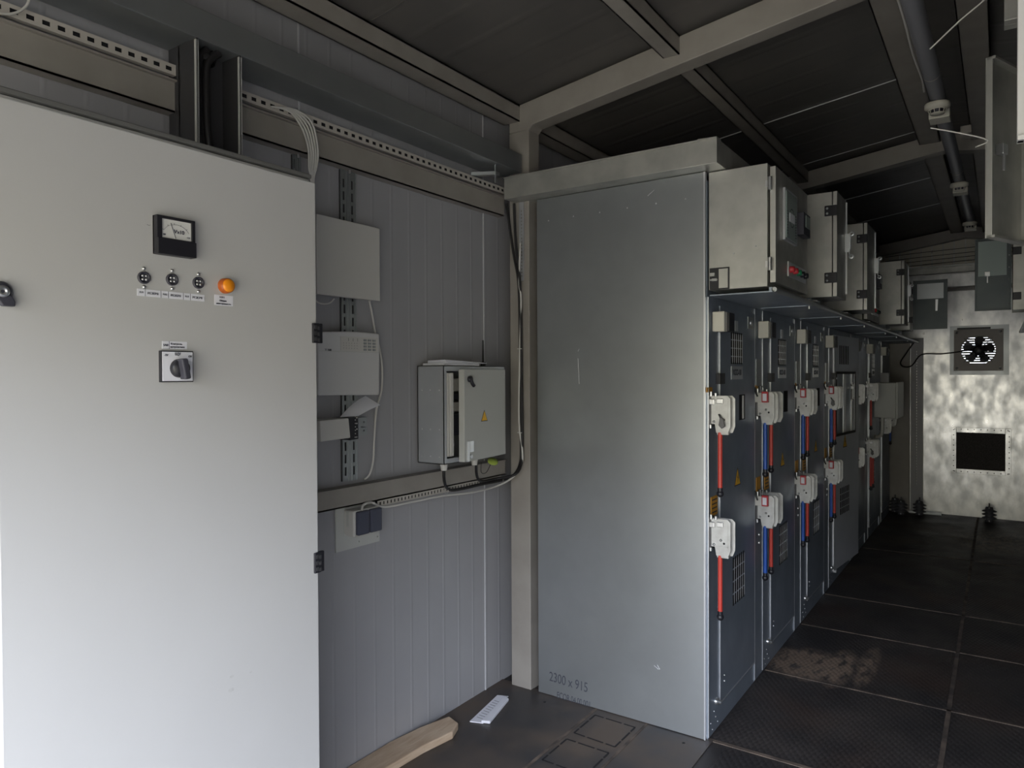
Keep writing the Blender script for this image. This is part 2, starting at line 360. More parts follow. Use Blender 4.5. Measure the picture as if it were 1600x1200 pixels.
# roof panels, ribs run up the slope
def roof(xa, xb):
    mb = MB(); n0 = YF-0.1; pr = []; y = n0
    while y < YB+0.1: pr += [(y, 0), (y+0.075, 0), (y+0.092, -0.0014), (y+0.108, -0.0014), (y+0.125, 0)]; y += 0.2
    n = len(pr)
    mb.add([(xa, yy, roof_z(xa)+d) for yy, d in pr]+[(xb, yy, roof_z(xb)+d) for yy, d in pr]+[(xa, yy, roof_z(xa)+0.1) for yy, d in pr]+[(xb, yy, roof_z(xb)+0.1) for yy, d in pr],
           [(i, i+1, n+i+1, n+i) for i in range(n-1)]+[(2*n+i, 2*n+i+1, 3*n+i+1, 3*n+i) for i in range(n-1)]+[(i, i+1, 2*n+i+1, 2*n+i) for i in range(n-1)]+[(n+i, n+i+1, 3*n+i+1, 3*n+i) for i in range(n-1)])
    return mb
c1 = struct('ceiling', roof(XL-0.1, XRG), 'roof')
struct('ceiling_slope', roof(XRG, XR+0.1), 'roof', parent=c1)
# bright joints between roof panels in the far bay
for y in (4.1, 5.05, 6.3, 7.3, 1.86):
    mb = MB(); zz = lambda x: roof_z(x)-0.0045
    mb.add([(-1.95, y-0.002, zz(-1.95)), (XRG-0.01, y-0.002, zz(XRG-0.01)), (XRG-0.01, y+0.002, zz(XRG-0.01)), (-1.95, y+0.002, zz(-1.95))]+
           [(-1.95, y-0.002, zz(-1.95)+0.006), (XRG-0.01, y-0.002, zz(XRG-0.01)+0.006), (XRG-0.01, y+0.002, zz(XRG-0.01)+0.006), (-1.95, y+0.002, zz(-1.95)+0.006)],
           [(0, 3, 2, 1), (4, 5, 6, 7), (0, 1, 5, 4), (1, 2, 6, 5), (2, 3, 7, 6), (3, 0, 4, 7)])
    struct('trim_%d' % k, mb, 'seam' if y > 2 else 'roof'); k += 1
# portal frames: columns and rafters
def portal(y0, y1, h=0.115):
    global k
    for xa, xb in ((-1.93, -1.82), (XR-0.11, XR-0.0)):
        struct('trim_%d' % k, MB().box(xa, xb, y0, y1, 0, roof_z(xa if xa < 0 else xb)-0.132), 'beam', 0.003); k += 1
    xa, xb = -1.93, XR-0.02
    mb = MB(); fr = lambda a, b, n: (a, n, b)
    g = 0.016
    mb.prism([(xa, roof_z(xa)-g-h), (-1.82, roof_z(-1.82)-g-h-0.02), (-1.80, roof_z(-1.80)-g-h), (XRG, roof_z(XRG)-g-h), (xb, roof_z(xb)-g-h), (xb, roof_z(xb)-g), (XRG, roof_z(XRG)-g), (xa, roof_z(xa)-g)], fr, y0, y1)
    struct('trim_%d' % k, mb, 'beam', 0.004); k += 1
portal(2.81, 2.90); portal(5.18, 5.27); portal(8.64, 8.73); portal(0.30, 0.39)
# purlins between the frames: channel sections
def purlin(xa, xb, ya, yb, h=0.07, drop=0.0):
    global k
    z1 = min(roof_z(xa), roof_z(xb))-0.006-drop; z0 = z1-h; mb = MB()
    mb.box(xa, xb, ya, yb, z0, z0+0.006); mb.box(xb-0.006, xb, ya, yb, z0, z1); mb.box(xa, xb, ya, yb, z1-0.006, z1); mb.box(xa, xa+0.005, ya, yb, z0, z0+0.018)
    struct('trim_%d' % k, mb, 'beam'); k += 1
for ya, yb in ((0.39, 2.81), (2.90, 5.18), (5.27, 8.64)):
    purlin(-1.96, -1.87, ya, yb, 0.075); purlin(-1.155, -1.085, ya, yb, 0.075); purlin(-0.425, -0.31, ya, yb, 0.05); purlin(-0.15, -0.04, ya, yb, 0.05); purlin(0.55, 0.62, ya, yb, 0.075)
# left wall girts (channels): upper, lower
def girt(z0, z1, ya, yb, dx=0.045):
    global k
    mb = MB(); mb.box(XL+0.004, XL+dx, ya, yb, z0, z0+0.005); mb.box(XL+dx-0.004, XL+dx, ya, yb, z0, z1); mb.box(XL+0.004, XL+dx+0.012, ya, yb, z1-0.005, z1)
    struct('trim_%d' % k, mb, 'beam'); k += 1
girt(2.245, 2.335, 0.4, 2.80); girt(1.012, 1.085, 0.4, 2.80)
# back wall girts
for z0, z1 in ((2.53, 2.60), (2.34, 2.40)):
    struct('trim_%d' % k, MB().box(-0.95, XR-0.12, YB-0.07, YB-0.003, z0, z1).box(-0.95, XR-0.12, YB-0.11, YB-0.07, z1-0.012, z1), 'zinc' if z0 > 2.5 else 'beam'); k += 1
# back-left corner column seen between switchgear and back wall, and its perforated channel
struct('trim_%d' % k, MB().box(-1.0, -0.80, 8.70, YB-0.002, 0, 1.83), 'beam'); k += 1
struct('trim_%d' % k, MB().grid(FY(8.72), -0.79, -0.675, 0, 1.86, [(-0.738, -0.73, 0.3+0.03*i, 0.315+0.03*i) for i in range(48)], -0.048, 0), 'wall'); k += 1
# ground outside
struct('ground_outside', MB().box(-40, 40, -40, 60, -0.60, -0.50), 'ground')

# ================================================================== LEFT: WHITE CONTROL CABINET
CX = -1.5; cy0, cy1, cz1 = 0.541, 1.276, 2.0
cab = thing('control_cabinet', 'tall white steel control cabinet with analogue meter and amber lamp at left', 'cabinet', (-1.72, 0.91, 0))
part('body', MB().box(-1.93, CX-0.022, cy0+0.004, cy1-0.004, 0.0, cz1+0.012), 'white', cab, 0.003)
part('top_cover', MB().box(-1.93, CX-0.012, cy0+0.002, cy1-0.002, cz1+0.0125, cz1+0.024), 'rim', cab, 0.003)  # top band darker than the white body
door = part('door', MB().box(CX-0.02, CX, cy0, cy1, 0.08, cz1), 'white', cab, 0.003)
fx = FX(CX)
# voltmeter
a0, b1 = P(238, 337, 'X', CX)[1], 1.835; a1, b0 = a0+0.088, 1.752
fm = FX(CX)
mb = MB().grid(fm, a0, a1, b0, b1, [(a0+0.012, a1-0.008, b0+0.036, b1-0.006)], 0.0005, 0.018); mb.fbox(fm, a0, a1, b0, b0+0.034, 0.018, 0.022).fbox(fm, a0, a1, b0, b1, 0.0003, 0.006)
meter = part('voltmeter', mb, 'black', cab, 0.001, 'square black voltmeter')
part('scale_plate', MB().fbox(fm, a0+0.012, a1-0.008, b0+0.036, b1-0.006, 0.006, 0.0135), 'glass', meter, label='white meter scale')
mb = MB(); ca, cb = (a0+a1)/2+0.002, b0+0.038
for i in range(14):
    t0 = math.radians(150-120*i/14); t1 = math.radians(150-120*(i+1)/14); r = 0.030
    p = [(ca+r*math.cos(t0)*1.1, cb+r*math.sin(t0)), (ca+r*math.cos(t1)*1.1, cb+r*math.sin(t1))]
    mb.tube([fm(*p[0], 0.0142), fm(*p[1], 0.0142)], 0.0003, n=4, sub=1)
    if i % 3 == 0: mb.tube([fm(*p[0], 0.0142), fm(ca+(r+0.003)*math.cos(t0)*1.1, cb+(r+0.003)*math.sin(t0), 0.0142)], 0.0004, n=4, sub=1)
mb.tube([fm(ca-0.002, cb, 0.0145), fm(ca-0.013, cb+0.032, 0.0145)], 0.0006, n=4, sub=1)
part('needle', mb, 'ink', meter)
text('scale_text', 'Vx10', 0.012, (CX+0.0137, ca-0.006, cb+0.011), 'X', 'ink', meter, squeeze=0.95)
text('scale_text', 'kV', 0.005, (CX+0.0137, a0+0.016, cb+0.004), 'X', 'ink', meter)
text('scale_text', '~1,5', 0.005, (CX+0.0137, a1-0.02, cb+0.004), 'X', 'ink', meter)
# three round sockets with screws
for px, py in ((224, 434), (268, 437), (309, 442)):
    c = P(px, py, 'X', CX); r = 0.0132
    mb = MB().lathe([(0.001, 0.002), (0.0095, 0.002), (0.0105, 0.006), (r, 0.005), (r, 0.0)], (CX, c.y, c.z), (1, 0, 0))
    so = part('fuse_socket', mb, 'darkgrey', cab, label='round black fuse socket')
    mb = MB()
    for q in range(4):
        t = math.radians(45+90*q); mb.ball((CX+0.004, c.y+0.0055*math.cos(t), c.z+0.0055*math.sin(t)), 0.0031, n=8)
    part('contact', mb, 'steel', so)
    for s in (-1, 1):
        part('screw', MB().lathe([(0.0001, 0.004), (0.003, 0.0035), (0.0042, 0.001), (0.0042, 0)], (CX, c.y+0.001, c.z+s*0.0195), (1, 0, 0), n=12), 'steel', so)
# white label strip RESERVE
e0 = P(214, 456, 'X', CX); e1 = P(319, 464, 'X', CX)
z0 = e0.z-0.008; z1 = e0.z+0.007
st = part('label_strip', MB().fbox(fx, e0.y, e1.y, z0, z1, 0.0002, 0.0012), 'paper', cab, label='white label strip')
w = (e1.y-e0.y)
for i in range(3):
    ys = e0.y+w*i/3
    part('divider_line', MB().fbox(fx, ys+0.0165, ys+0.0172, z0, z1, 0.001, 0.0016), 'ink', st)
    if i: part('divider_line', MB().fbox(fx, ys-0.0003, ys+0.0004, z0, z1, 0.001, 0.0016), 'ink', st)
    text('label_text', 'FU%d' % (i+1), 0.0055, (CX+0.001, ys+0.004, e0.z-0.002), 'X', 'ink', st)
    text('label_text', 'РЕЗЕРВ', 0.0065, (CX+0.001, ys+0.0215, e0.z-0.003), 'X', 'ink', st)
# amber lamp
c = P(351, 447, 'X', CX)
lamp = part('indicator_lamp', MB().lathe([(0.018, 0), (0.018, 0.006), (0.0165, 0.016), (0.0145, 0.017)], (CX, c.y, c.z), (1, 0, 0)), 'amberrim', cab, label='round amber indicator lamp')
part('lens', MB().lathe([(0.0155, 0.012), (0.0155, 0.0175), (0.012, 0.0205), (0.0001, 0.021)], (CX, c.y, c.z), (1, 0, 0)), 'amber', lamp)
l2 = part('lamp_label', MB().fbox(fx, c.y-0.027, c.y+0.021, c.z-0.046, c.z-0.022, 0.0002, 0.0012), 'paper', cab)
text('label_text', 'HLR1', 0.006, (CX+0.001, c.y-0.008, c.z-0.029), 'X', 'ink', l2, 'CENTER')
text('label_text', 'Общая', 0.0058, (CX+0.001, c.y-0.006, c.z-0.037), 'X', 'ink', l2, 'CENTER')
text('label_text', 'неисправность', 0.0052, (CX+0.001, c.y-0.004, c.z-0.0437), 'X', 'ink', l2, 'CENTER')
# rotary selector switch
s0 = P(248, 597, 'X', CX); s1 = P(298, 549, 'X', CX)
sa, sb = s0.y, s1.y; sz0, sz1 = (s0.z+P(298, 597, 'X', CX).z)/2, s1.z
sw = part('selector_switch', MB().fbox(fx, sa, sb, sz0, sz1, 0.0003, 0.010), 'black', cab, 0.001, 'rotary selector switch')
part('face_plate', MB().fbox(fx, sa+0.0025, sb-0.0025, sz0+0.0025, sz1-0.0025, 0.010, 0.0112), 'paper', sw)
cc = (sa+sb)/2+0.002; cz = (sz0+sz1)/2-0.004
part('knob', MB().lathe([(0.0205, 0.011), (0.0205, 0.020), (0.018, 0.026), (0.0001, 0.026)], (CX, cc, cz), (1, 0, 0)), 'black', sw)
mb = MB(); t = math.radians(-80); dx, dz = math.cos(t), math.sin(t)
for s in (1,):
    q = [(cc-dx*0.021-dz*0.007, cz-dz*0.021+dx*0.007), (cc-dx*0.021+dz*0.007, cz-dz*0.021-dx*0.007), (cc+dx*0.024+dz*0.007, cz+dz*0.024-dx*0.007), (cc+dx*0.024-dz*0.007, cz+dz*0.024+dx*0.007)]
    mb.prism(q, fx, 0.02, 0.043)
part('handle', mb, 'darkgrey', sw, 0.003)
text('face_text', 'ЩУ', 0.009, (CX+0.0112, cc-0.002, sz1-0.010), 'X', 'ink', sw, 'CENTER')
text('face_text', '-ЗУ', 0.006, (CX+0.0112, sa+0.006, sz1-0.012), 'X', 'ink', sw)
text('face_text', 'ОУ', 0.006, (CX+0.0112, sb-0.013, sz1-0.014), 'X', 'ink', sw)
t0 = P(253, 547, 'X', CX); t1 = P(289, 537, 'X', CX)
l3 = part('switch_label', MB().fbox(fx, t0.y, t1.y+0.004, t0.z+0.003, t1.z+0.004, 0.0002, 0.0012), 'paper', cab)
zz = (t0.z+t1.z)/2+0.002
text('label_text', 'SA8', 0.007, (CX+0.001, t0.y+0.002, zz-0.001), 'X', 'ink', l3)
text('label_text', 'Контроль', 0.0058, (CX+0.001, t0.y+0.019, zz+0.0025), 'X', 'ink', l3)
text('label_text', 'напряжения', 0.0056, (CX+0.001, t0.y+0.018, zz-0.004), 'X', 'ink', l3)
part('divider_line', MB().fbox(fx, t0.y+0.0155, t0.y+0.0162, t0.z+0.003, t1.z+0.004, 0.001, 0.0016), 'ink', l3)
# keyed lock at the left edge of the door
c = P(-1, 456, 'X', CX)
lk = part('lock_handle', MB().lathe([(0.019, 0), (0.019, 0.008), (0.014, 0.014), (0.0001, 0.015)], (CX, c.y, c.z), (1, 0, 0)), 'darkgrey', cab, label='round door lock with black lever')
part('key_cylinder', MB().lathe([(0.011, 0.014), (0.0105, 0.018), (0.004, 0.018), (0.003, 0.014)], (CX, c.y, c.z), (1, 0, 0)), 'steel', lk)
part('lever', MB().prism([(c.y-0.012, c.z-0.01), (c.y+0.0, c.z-0.026), (c.y+0.020, c.z-0.026), (c.y+0.020, c.z-0.017), (c.y+0.014, c.z-0.006)], fx, 0.002, 0.016), 'darkgrey', lk, 0.002)
# hinges on the right edge
for py0, py1 in ((505, 536), (864, 896)):
    zt, zb = P(490, py0, 'X', CX).z, P(490, py1, 'X', CX).z
    hg = part('hinge', MB().fbox(fx, cy1-0.017, cy1+0.004, zb, zt, 0.0003, 0.007).fbox(fx, cy1+0.004, cy1+0.017, zb, zt, -0.006, 0.004), 'black', cab, 0.0015, 'black block hinge')
    mb = MB()
    for q in (0.2, 0.5, 0.8): mb.fbox(fx, cy1-0.014, cy1-0.006, zb+(zt-zb)*(q-0.09), zb+(zt-zb)*(q+0.09), 0.007, 0.0085); mb.fbox(fx, cy1-0.003, cy1+0.003, zb+(zt-zb)*(q-0.12), zb+(zt-zb)*(q+0.04), 0.007, 0.009)
    part('hinge_screw', mb, 'darksteel', hg)
mb = MB().tube([fx(a0-0.012, b1-0.022, 0.0004), fx(a0-0.008, b1-0.0235, 0.0004), fx(a0-0.005, b1-0.022, 0.0004)], 0.0004, n=4)
part('scratch', mb, 'ink', cab)
M['smudge'] = mat('faint_grey_smudge', (0.42, 0.42, 0.41), 0.5, 0, (0.50, 0.50, 0.49), 60)
for (u, v), r in (((362, 1057), 0.006), ((361, 1078), 0.008), ((392, 1050), 0.004)):
    q_ = P(u, v, 'X', CX); part('smudge', MB().prism([(q_.y+r*(1+0.3*math.sin(3*i))*math.cos(i*0.785), q_.z+0.6*r*math.sin(i*0.785)) for i in range(8)], fx, 0.0001, 0.0003), 'smudge', cab)
# ================================================================== overhead galvanised duct along the left wall and the drop channel
solo('cable_duct', MB().box(XL+0.01, -1.845, 0.30, 2.79, 2.43, 2.515), 'zincpanel', 'long galvanised rectangular duct running along the top of the left wall', 'duct', bevel=0.002)
ch = thing('drop_channel', 'open dark metal channel dropping from the duct onto the white cabinet', 'channel', (-1.87, 1.23, 2.012))
ya, yb = 1.155, 1.295
part('channel_body', MB().box(-1.935, -1.93, ya, yb, 2.026, 2.43).box(-1.985, -1.845, ya, ya+0.004, 2.026, 2.43).box(-1.985, -1.845, yb-0.004, yb, 2.026, 2.43), 'darksteel', ch)
part('channel_lip', MB().box(-1.852, -1.845, ya-0.003, ya+0.006, 2.026, 2.425), 'greybox', ch); part('channel_lip', MB().box(-1.852, -1.845, yb-0.006, yb+0.003, 2.026, 2.425), 'greybox', ch)
cb = thing('black_cables', 'bundle of black cables hanging inside the open channel above the white cabinet', 'cable', (-1.9, 1.19, 2.012))
for i, (dx, dy) in enumerate(((0, 0), (0.015, 0.013), (0.0, 0.024), (0.022, -0.004), (0.028, 0.02))):
    part('cable', MB().tube([(-1.91+dx, 1.215+dy, 2.03), (-1.91+dx, 1.20+dy, 2.12), (-1.905+dx, 1.185+dy, 2.20), (-1.905+dx, 1.183+dy, 2.33), (-1.905+dx, 1.19+dy, 2.39), (-1.91+dx*1.3, 1.215+dy*1.4, 2.425)], 0.0115), 'rubber', cb)
part('cable_loop', MB().lathe([(0.034, 0.0), (0.038, 0.012), (0.03, 0.026), (0.02, 0.03)], (-1.905, 1.21, 2.392)), 'rubber', cb)
part('cable', MB().tube([(-1.885, 1.205, 2.16), (-1.883, 1.20, 2.22), (-1.884, 1.203, 2.28)], 0.0022), 'cable_white', cb, label='thin white wire')
# perforated strip clipped on the upper girt
def strip(name, label, ya, yb, z0, z1, x, parent=None, slot=0.018, gap=0.017):
    mb = MB(); hs = []; y = ya+0.01; zc = (z0+z1)/2
    while y+slot < yb: hs.append((y, y+slot, zc-0.006, zc+0.006)); y += slot+gap
    mb.grid(FX(x), ya, yb, z0, z1, hs, 0, 0.002)
    mb.box(x-0.016, x, ya, yb, z0, z0+0.002)
    t = thing(name, label, 'mounting strip', (x, (ya+yb)/2, z0))
    part('slotted_face', mb, 'strip', t)
    part('strip_slot_shade', MB().box(x-0.010, x-0.006, ya, yb, z0+0.0025, z1), 'dark', t)  # dark sheet added behind the slots to paint their shade
    return t
strip('perforated_strip', 'perforated steel strip along the upper wall rail behind the white cabinet top', 0.45, 2.80, 2.348, 2.378, XL+0.05)
strip('perforated_strip', 'perforated steel strip under the lower wall rail beneath the cables', 1.96, 2.78, 0.986, 1.009, XL+0.034, slot=0.008, gap=0.012)
# white cable bundle beside the cabinet top
cb = thing('white_cables', 'bundle of white cables curving from the rail down behind the white cabinet', 'cable', (-1.9, 1.6, 2.05))
for i in range(5):
    d = 0.011*i
    q = [P(430-d*150, 167, 'X', XL+0.06), P(455+d*150, 176-i, 'X', XL+0.065), P(474+d*300, 205-d*300, 'X', XL+0.07), P(482+d*330, 235, 'X', XL+0.07), P(483+d*260, 262, 'X', XL+0.06), P(486+d*90, 280, 'X', XL+0.05), P(486+d*60, 330, 'X', XL+0.045)]
    part('cable', MB().tube(q, 0.0036), 'cable_white', cb)
cb = thing('white_cables', 'loop of thin white cable on the rail at the upper left corner', 'cable', (-1.95, 0.75, 2.33))
part('cable', MB().tube([P(-14, 18, 'X', -1.93), P(10, 22, 'X', -1.93), P(30, 18, 'X', -1.93), P(43, 6, 'X', -1.93), P(47, -12, 'X', -1.93)], 0.003), 'cable_white', cb)

# slotted vertical struts
def strut(y0, y1, z0, z1, x, label):
    w = y1-y0; t = thing('slotted_strut', label, 'strut', (x, (y0+y1)/2, z0), 'slotted struts on the left wall')
    mb = MB(); hs = []; z = z0+0.02
    while z+0.028 < z1:
        hs += [(y0+w*0.14, y0+w*0.26, z, z+0.032), (y0+w*0.70, y0+w*0.82, z, z+0.032)]; z += 0.046
    mb.grid(FX(x), y0, y1, z0, z1, hs, 0, 0.002); mb.fbox(FX(x), y0+w*0.36, y0+w*0.40, z0, z1, 0.002, 0.005).fbox(FX(x), y0+w*0.60, y0+w*0.64, z0, z1, 0.002, 0.005).fbox(FX(x), y0, y0+w*0.05, z0, z1, 0.002, 0.004).fbox(FX(x), y0+w*0.95, y1, z0, z1, 0.002, 0.004)
    part('rail', mb, 'zincpanel', t)
    part('strut_slot_shade', MB().box(x-0.010, x-0.006, y0+0.002, y1-0.002, z0, z1), 'darksteel', t)  # dark plate behind the slots stands in for the shade in them
    part('bolt', MB().cyl((x+0.01, (y0+y1)/2, z1-0.01), (x+0.01, (y0+y1)/2, z1+0.025), 0.004, n=8), 'steel', t)
    return t
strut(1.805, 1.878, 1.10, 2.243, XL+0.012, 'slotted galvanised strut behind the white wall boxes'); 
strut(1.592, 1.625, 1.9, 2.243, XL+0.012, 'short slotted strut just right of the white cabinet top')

# white wall box
XW = -1.92
wbx = thing('wall_box', 'plain white square electrical box mounted highest on the left wall', 'electrical box', (-1.95, 1.78, 1.77))
part('body', MB().box(-1.972, XW-0.004, 1.64, 1.932, 1.772, 2.036), 'plastic', wbx, 0.004)
part('cover', MB().box(XW-0.004, XW, 1.636, 1.936, 1.768, 2.04), 'plastic', wbx, 0.002)
# alarm panel with keypad
al = thing('alarm_panel', 'white alarm control panel with small keypad on the left wall', 'alarm panel', (-1.95, 1.78, 1.416))
fr = FX(XW)
top = [(1.932-0.292*t, 1.638+0.010*math.sin(math.pi*(0.25+0.75*t))) for t in [i/8 for i in range(9)]]
part('body', MB().prism([(1.640, 1.422), (1.930, 1.416)]+top, fr, -0.055, 0), 'alarm', al, 0.005)
part('lid_line', MB().fbox(fr, 1.641, 1.932, 1.5735, 1.5755, 0, 0.0008), 'greybox', al)
ka, kb = P(532, 545, 'X', XW).y, P(590, 545, 'X', XW).y; kz1, kz0 = 1.628, 1.577
kp = part('keypad_panel', MB().fbox(fr, ka, kb, kz0, kz1, 0, 0.0012), 'plastic', al, label='keypad panel with grey keys')
for i in range(3):
    for j in range(4):
        y = ka+(kb-ka)*(0.60+0.125*i); z = kz1-0.010-0.0115*j
        part('key', MB().fbox(fr, y, y+0.0145, z-0.0035, z+0.0035, 0.001, 0.0032), 'zincpanel', kp)
mb = MB()
for i in range(6):
    for j in range(3):
        mb.fbox(fr, ka+(kb-ka)*(0.07+0.07*i), ka+(kb-ka)*(0.07+0.07*i)+0.0016, kz1-0.024-0.009*j, kz1-0.0222-0.009*j, 0.001, 0.002)
for i in range(3): mb.fbox(fr, ka+(kb-ka)*(0.2+0.12*i), ka+(kb-ka)*(0.2+0.12*i)+0.0006, kz1-0.016, kz1-0.005, 0.001, 0.002)
part('indicator_dots', mb, 'darkgrey', kp)
t = P(507, 548, 'X', XW); text('logo_text', 'TT 7600', 0.010, (XW+0.001, t.y, t.z), 'X', 'ink', al, squeeze=0.85)
# small controller with black indicator face, its bracket and paper
XD = -1.87
q0 = P(505, 690, 'X', XD); q1 = P(549, 653, 'X', XD)
dv = thing('signal_unit', 'small off-white unit with black indicator strip below the alarm panel', 'electrical unit', (-1.92, q0.y, q0.z))
fd = FX(XD)
part('body', MB().prism([(q0.y-0.01, q0.z), (q1.y-0.004, q0.z+0.003), (q1.y-0.012, q1.z), (q0.y-0.012, q1.z-0.002)], fd, -0.08, 0), 'plastic', dv, 0.003)
c0 = P(547, 688, 'X', XD); c1 = P(560, 652, 'X', XD)
bk = part('indicator_strip', MB().prism([(c0.y+0.001, c0.z), (c1.y, c0.z+0.002), (c1.y, c1.z), (c0.y-0.008, c1.z)], fd, -0.08, -0.001), 'black', dv, label='black indicator strip')
mb = MB()
for i in range(6): mb.fbox(fd, c1.y-0.016, c1.y-0.013, c0.z+0.02+0.012*i, c0.z+0.023+0.012*i, -0.001, 0.0006)
for i in range(3): mb.fbox(fd, c1.y-0.010, c1.y-0.005, c0.z+0.035+0.02*i, c0.z+0.039+0.02*i, -0.001, 0.0006)
mb.fbox(fd, c1.y-0.018, c1.y-0.006, c0.z+0.008, c0.z+0.010, -0.001, 0.0006)
part('indicator_lights', mb, 'plastic', bk)
mb = MB(); b0_ = P(560, 681, 'X', -1.95); b1_ = P(573, 652, 'X', -1.95)
mb.grid(FX(-1.95), b0_.y-0.03, b1_.y, b0_.z, b1_.z, [(b1_.y-0.018, b1_.y-0.012, b1_.z-0.02, b1_.z-0.014), (b1_.y-0.018, b1_.y-0.012, b0_.z+0.014, b0_.z+0.02), (b1_.y-0.03, b1_.y, (b0_.z+b1_.z)/2-0.003, (b0_.z+b1_.z)/2+0.001)], -0.03, 0)
part('mounting_bracket', mb, 'zincpanel', dv)
# curled paper sheet resting on top of the unit
mb = MB(); qa, qb = P(531, 652, 'X', -1.90), P(571, 619, 'X', -1.955); qc, qd = P(560, 650, 'X', -1.86), P(594, 633, 'X', -1.88)
n = 8; vs = []
for i in range(n+1):
    t = i/n; bow = 0.018*math.sin(math.pi*t)
    A = qa.lerp(qb, t)+Vector((0, 0, bow*0.5)); B = qc.lerp(qd, t)+Vector((0, 0, bow*0.1)); vs += [A, B]
vs += [(qd.x-0.005, qd.y+0.002, qd.z+0.0), (0, 0, 0)][:0]
up = [Vector(v)+Vector((0.0004, 0, 0.0008)) for v in vs]; m_ = len(vs)
mb.add(vs+up, [(2*i, 2*i+1, 2*i+3, 2*i+2) for i in range(n)]+[(m_+2*i, m_+2*i+2, m_+2*i+3, m_+2*i+1) for i in range(n)]+[(2*i+1, m_+2*i+1, m_+2*i+3, 2*i+3) for i in range(n)], True)
solo('paper_sheet', mb, 'paper', 'curled white paper sheet lying on the small unit under the alarm panel', 'paper')
# pale cable from white box and past alarm panel down the strut
wc = thing('white_cable', 'white cable running from the top wall box past the alarm panel down to the rail', 'cable', (-1.96, 1.94, 1.1))
part('cable', MB().tube([P(577, 470, 'X', -1.95), P(582, 495, 'X', -1.95), P(586, 520, 'X', -1.97), P(593, 545, 'X', -1.965), P(597, 575, 'X', -1.96), P(596, 610, 'X', -1.96), P(588, 640, 'X', -1.955), P(585, 680, 'X', -1.955), P(583, 720, 'X', -1.96), P(577, 742, 'X', -1.97), P(569, 749, 'X', -1.975)], 0.0042), 'cable_white', wc)
part('cable', MB().tube([P(488, 466, 'X', -1.95), P(500, 474, 'X', -1.95), P(514, 474, 'X', -1.95), P(522, 467, 'X', -1.955)], 0.003), 'cable_white', wc)

# ================================================================== open galvanised distribution box
BX = -1.849; y0, y1, z0, z1 = 2.218, 2.645, 1.128, 1.528
db = thing('distribution_box', 'open galvanised distribution box with yellow warning sign on the left wall', 'electrical box', (-1.93, 2.43, z0))
mb = MB().box(-1.99, -1.986, y0, y1, z0, z1).box(-1.99, BX, y0, y0+0.003, z0, z1).box(-1.99, BX, y1-0.003, y1, z0, z1).box(-1.99, BX, y0, y1, z1-0.003, z1).box(-1.99, BX, y0, y1, z0, z0+0.003)
mb.grid(FX(BX), y0, y1, z0, z1, [(y0+0.018, y1-0.02, z0+0.022, z1-0.022)], -0.003, 0)
body = part('body', mb, 'boxzinc', db)
for iz in (z0+0.03, (z0+z1)/2-0.06, (z0+z1)/2+0.10):
    for xx in (-1.965, -1.92, -1.872): part('rivet', MB().lathe([(0.0001, 0.003), (0.0025, 0.0022), (0.0035, 0)], (xx, y0, iz), (0, -1, 0), n=10), 'steel', body)
part('inner_frame', MB().box(-1.875, BX+0.001, y0+0.024, y0+0.034, z0+0.03, z1-0.03).box(-1.873, BX+0.004, y0+0.038, y0+0.052, z0+0.03, z1-0.03).box(-1.875, BX+0.001, y0+0.056, y0+0.062, z0+0.03, z1-0.03), 'plastic', db, 0.001, 'white vertical slat inside')
part('breaker_row', MB().box(-1.97, -1.905, y0+0.07, y1-0.05, 1.42, 1.475).box(-1.97, -1.905, y0+0.07, y1-0.05, 1.335, 1.375), 'plastic', db, 0.003)
part('inner_device', MB().box(-1.97, -1.90, y0+0.06, y1-0.05, 1.385, 1.41).box(-1.97, -1.895, y0+0.06, y1-0.05, 1.235, 1.325), 'darkgrey', db, 0.002)
mb = MB()
for i in range(4): mb.tube([(-1.93+0.01*i, y0+0.08, 1.23), (-1.90+0.01*i, y0+0.075+0.004*i, 1.20), (-1.91, y0+0.085, 1.16), (-1.94, y0+0.1, 1.15)], 0.004)
part('wires', mb, 'paper', db)
# door: hinged on the right, slightly ajar, so its left edge stands off
dy0, dy1 = P(722, 600, 'X', BX+0.03).y, P(789, 600, 'X', BX+0.006).y; dz0, dz1 = 1.132, 1.512
o0, o1 = 0.040, 0.006
def dframe(a, b, n):   # a: 0..1 along the door, n: outwards
    return (BX+o0+(o1-o0)*a+n, dy0+(dy1-dy0)*a, b)
dr = part('door', MB().prism([(0, dz0), (1, dz0), (1, dz1), (0, dz1)], dframe, -0.002, 0.0015).prism([(0, dz0), (0.012, dz0), (0.012, dz1), (0, dz1)], dframe, -0.028, -0.002), 'greybox', db, 0.001, 'pale grey-green door')
def tri(cy, cz, s): return [(cy-s, cz-s*0.85), (cy+s, cz-s*0.85), (cy, cz+s*1.1)]
wd = dy1-dy0
def tri_frame(f, ca, cb, s, sa): return [(ca-s*sa, cb-s*0.8), (ca+s*sa, cb-s*0.8), (ca, cb+s*1.0)]
ct = P(757, 650, 'X', BX+0.02)
sg = part('warning_sign', MB().prism(tri_frame(None, 0.46, ct.z, 0.027, 1/wd), dframe, 0.0016, 0.0024), 'ink', dr)
part('sign_face', MB().prism(tri_frame(None, 0.46, ct.z-0.0005, 0.0225, 1/wd), dframe, 0.0024, 0.003), 'sign', sg, label='yellow triangle sign with lightning bolt')
part('lightning_bolt', MB().prism([(0.46+a/wd, ct.z+b) for a, b in ((-0.003, -0.002), (0.001, 0.012), (0.002, 0.003), (0.005, 0.002), (0.0, -0.014), (0.0005, -0.003))], dframe, 0.003, 0.0036), 'ink', sg) if False else None
c = P(732, 597, 'X', BX+0.035)
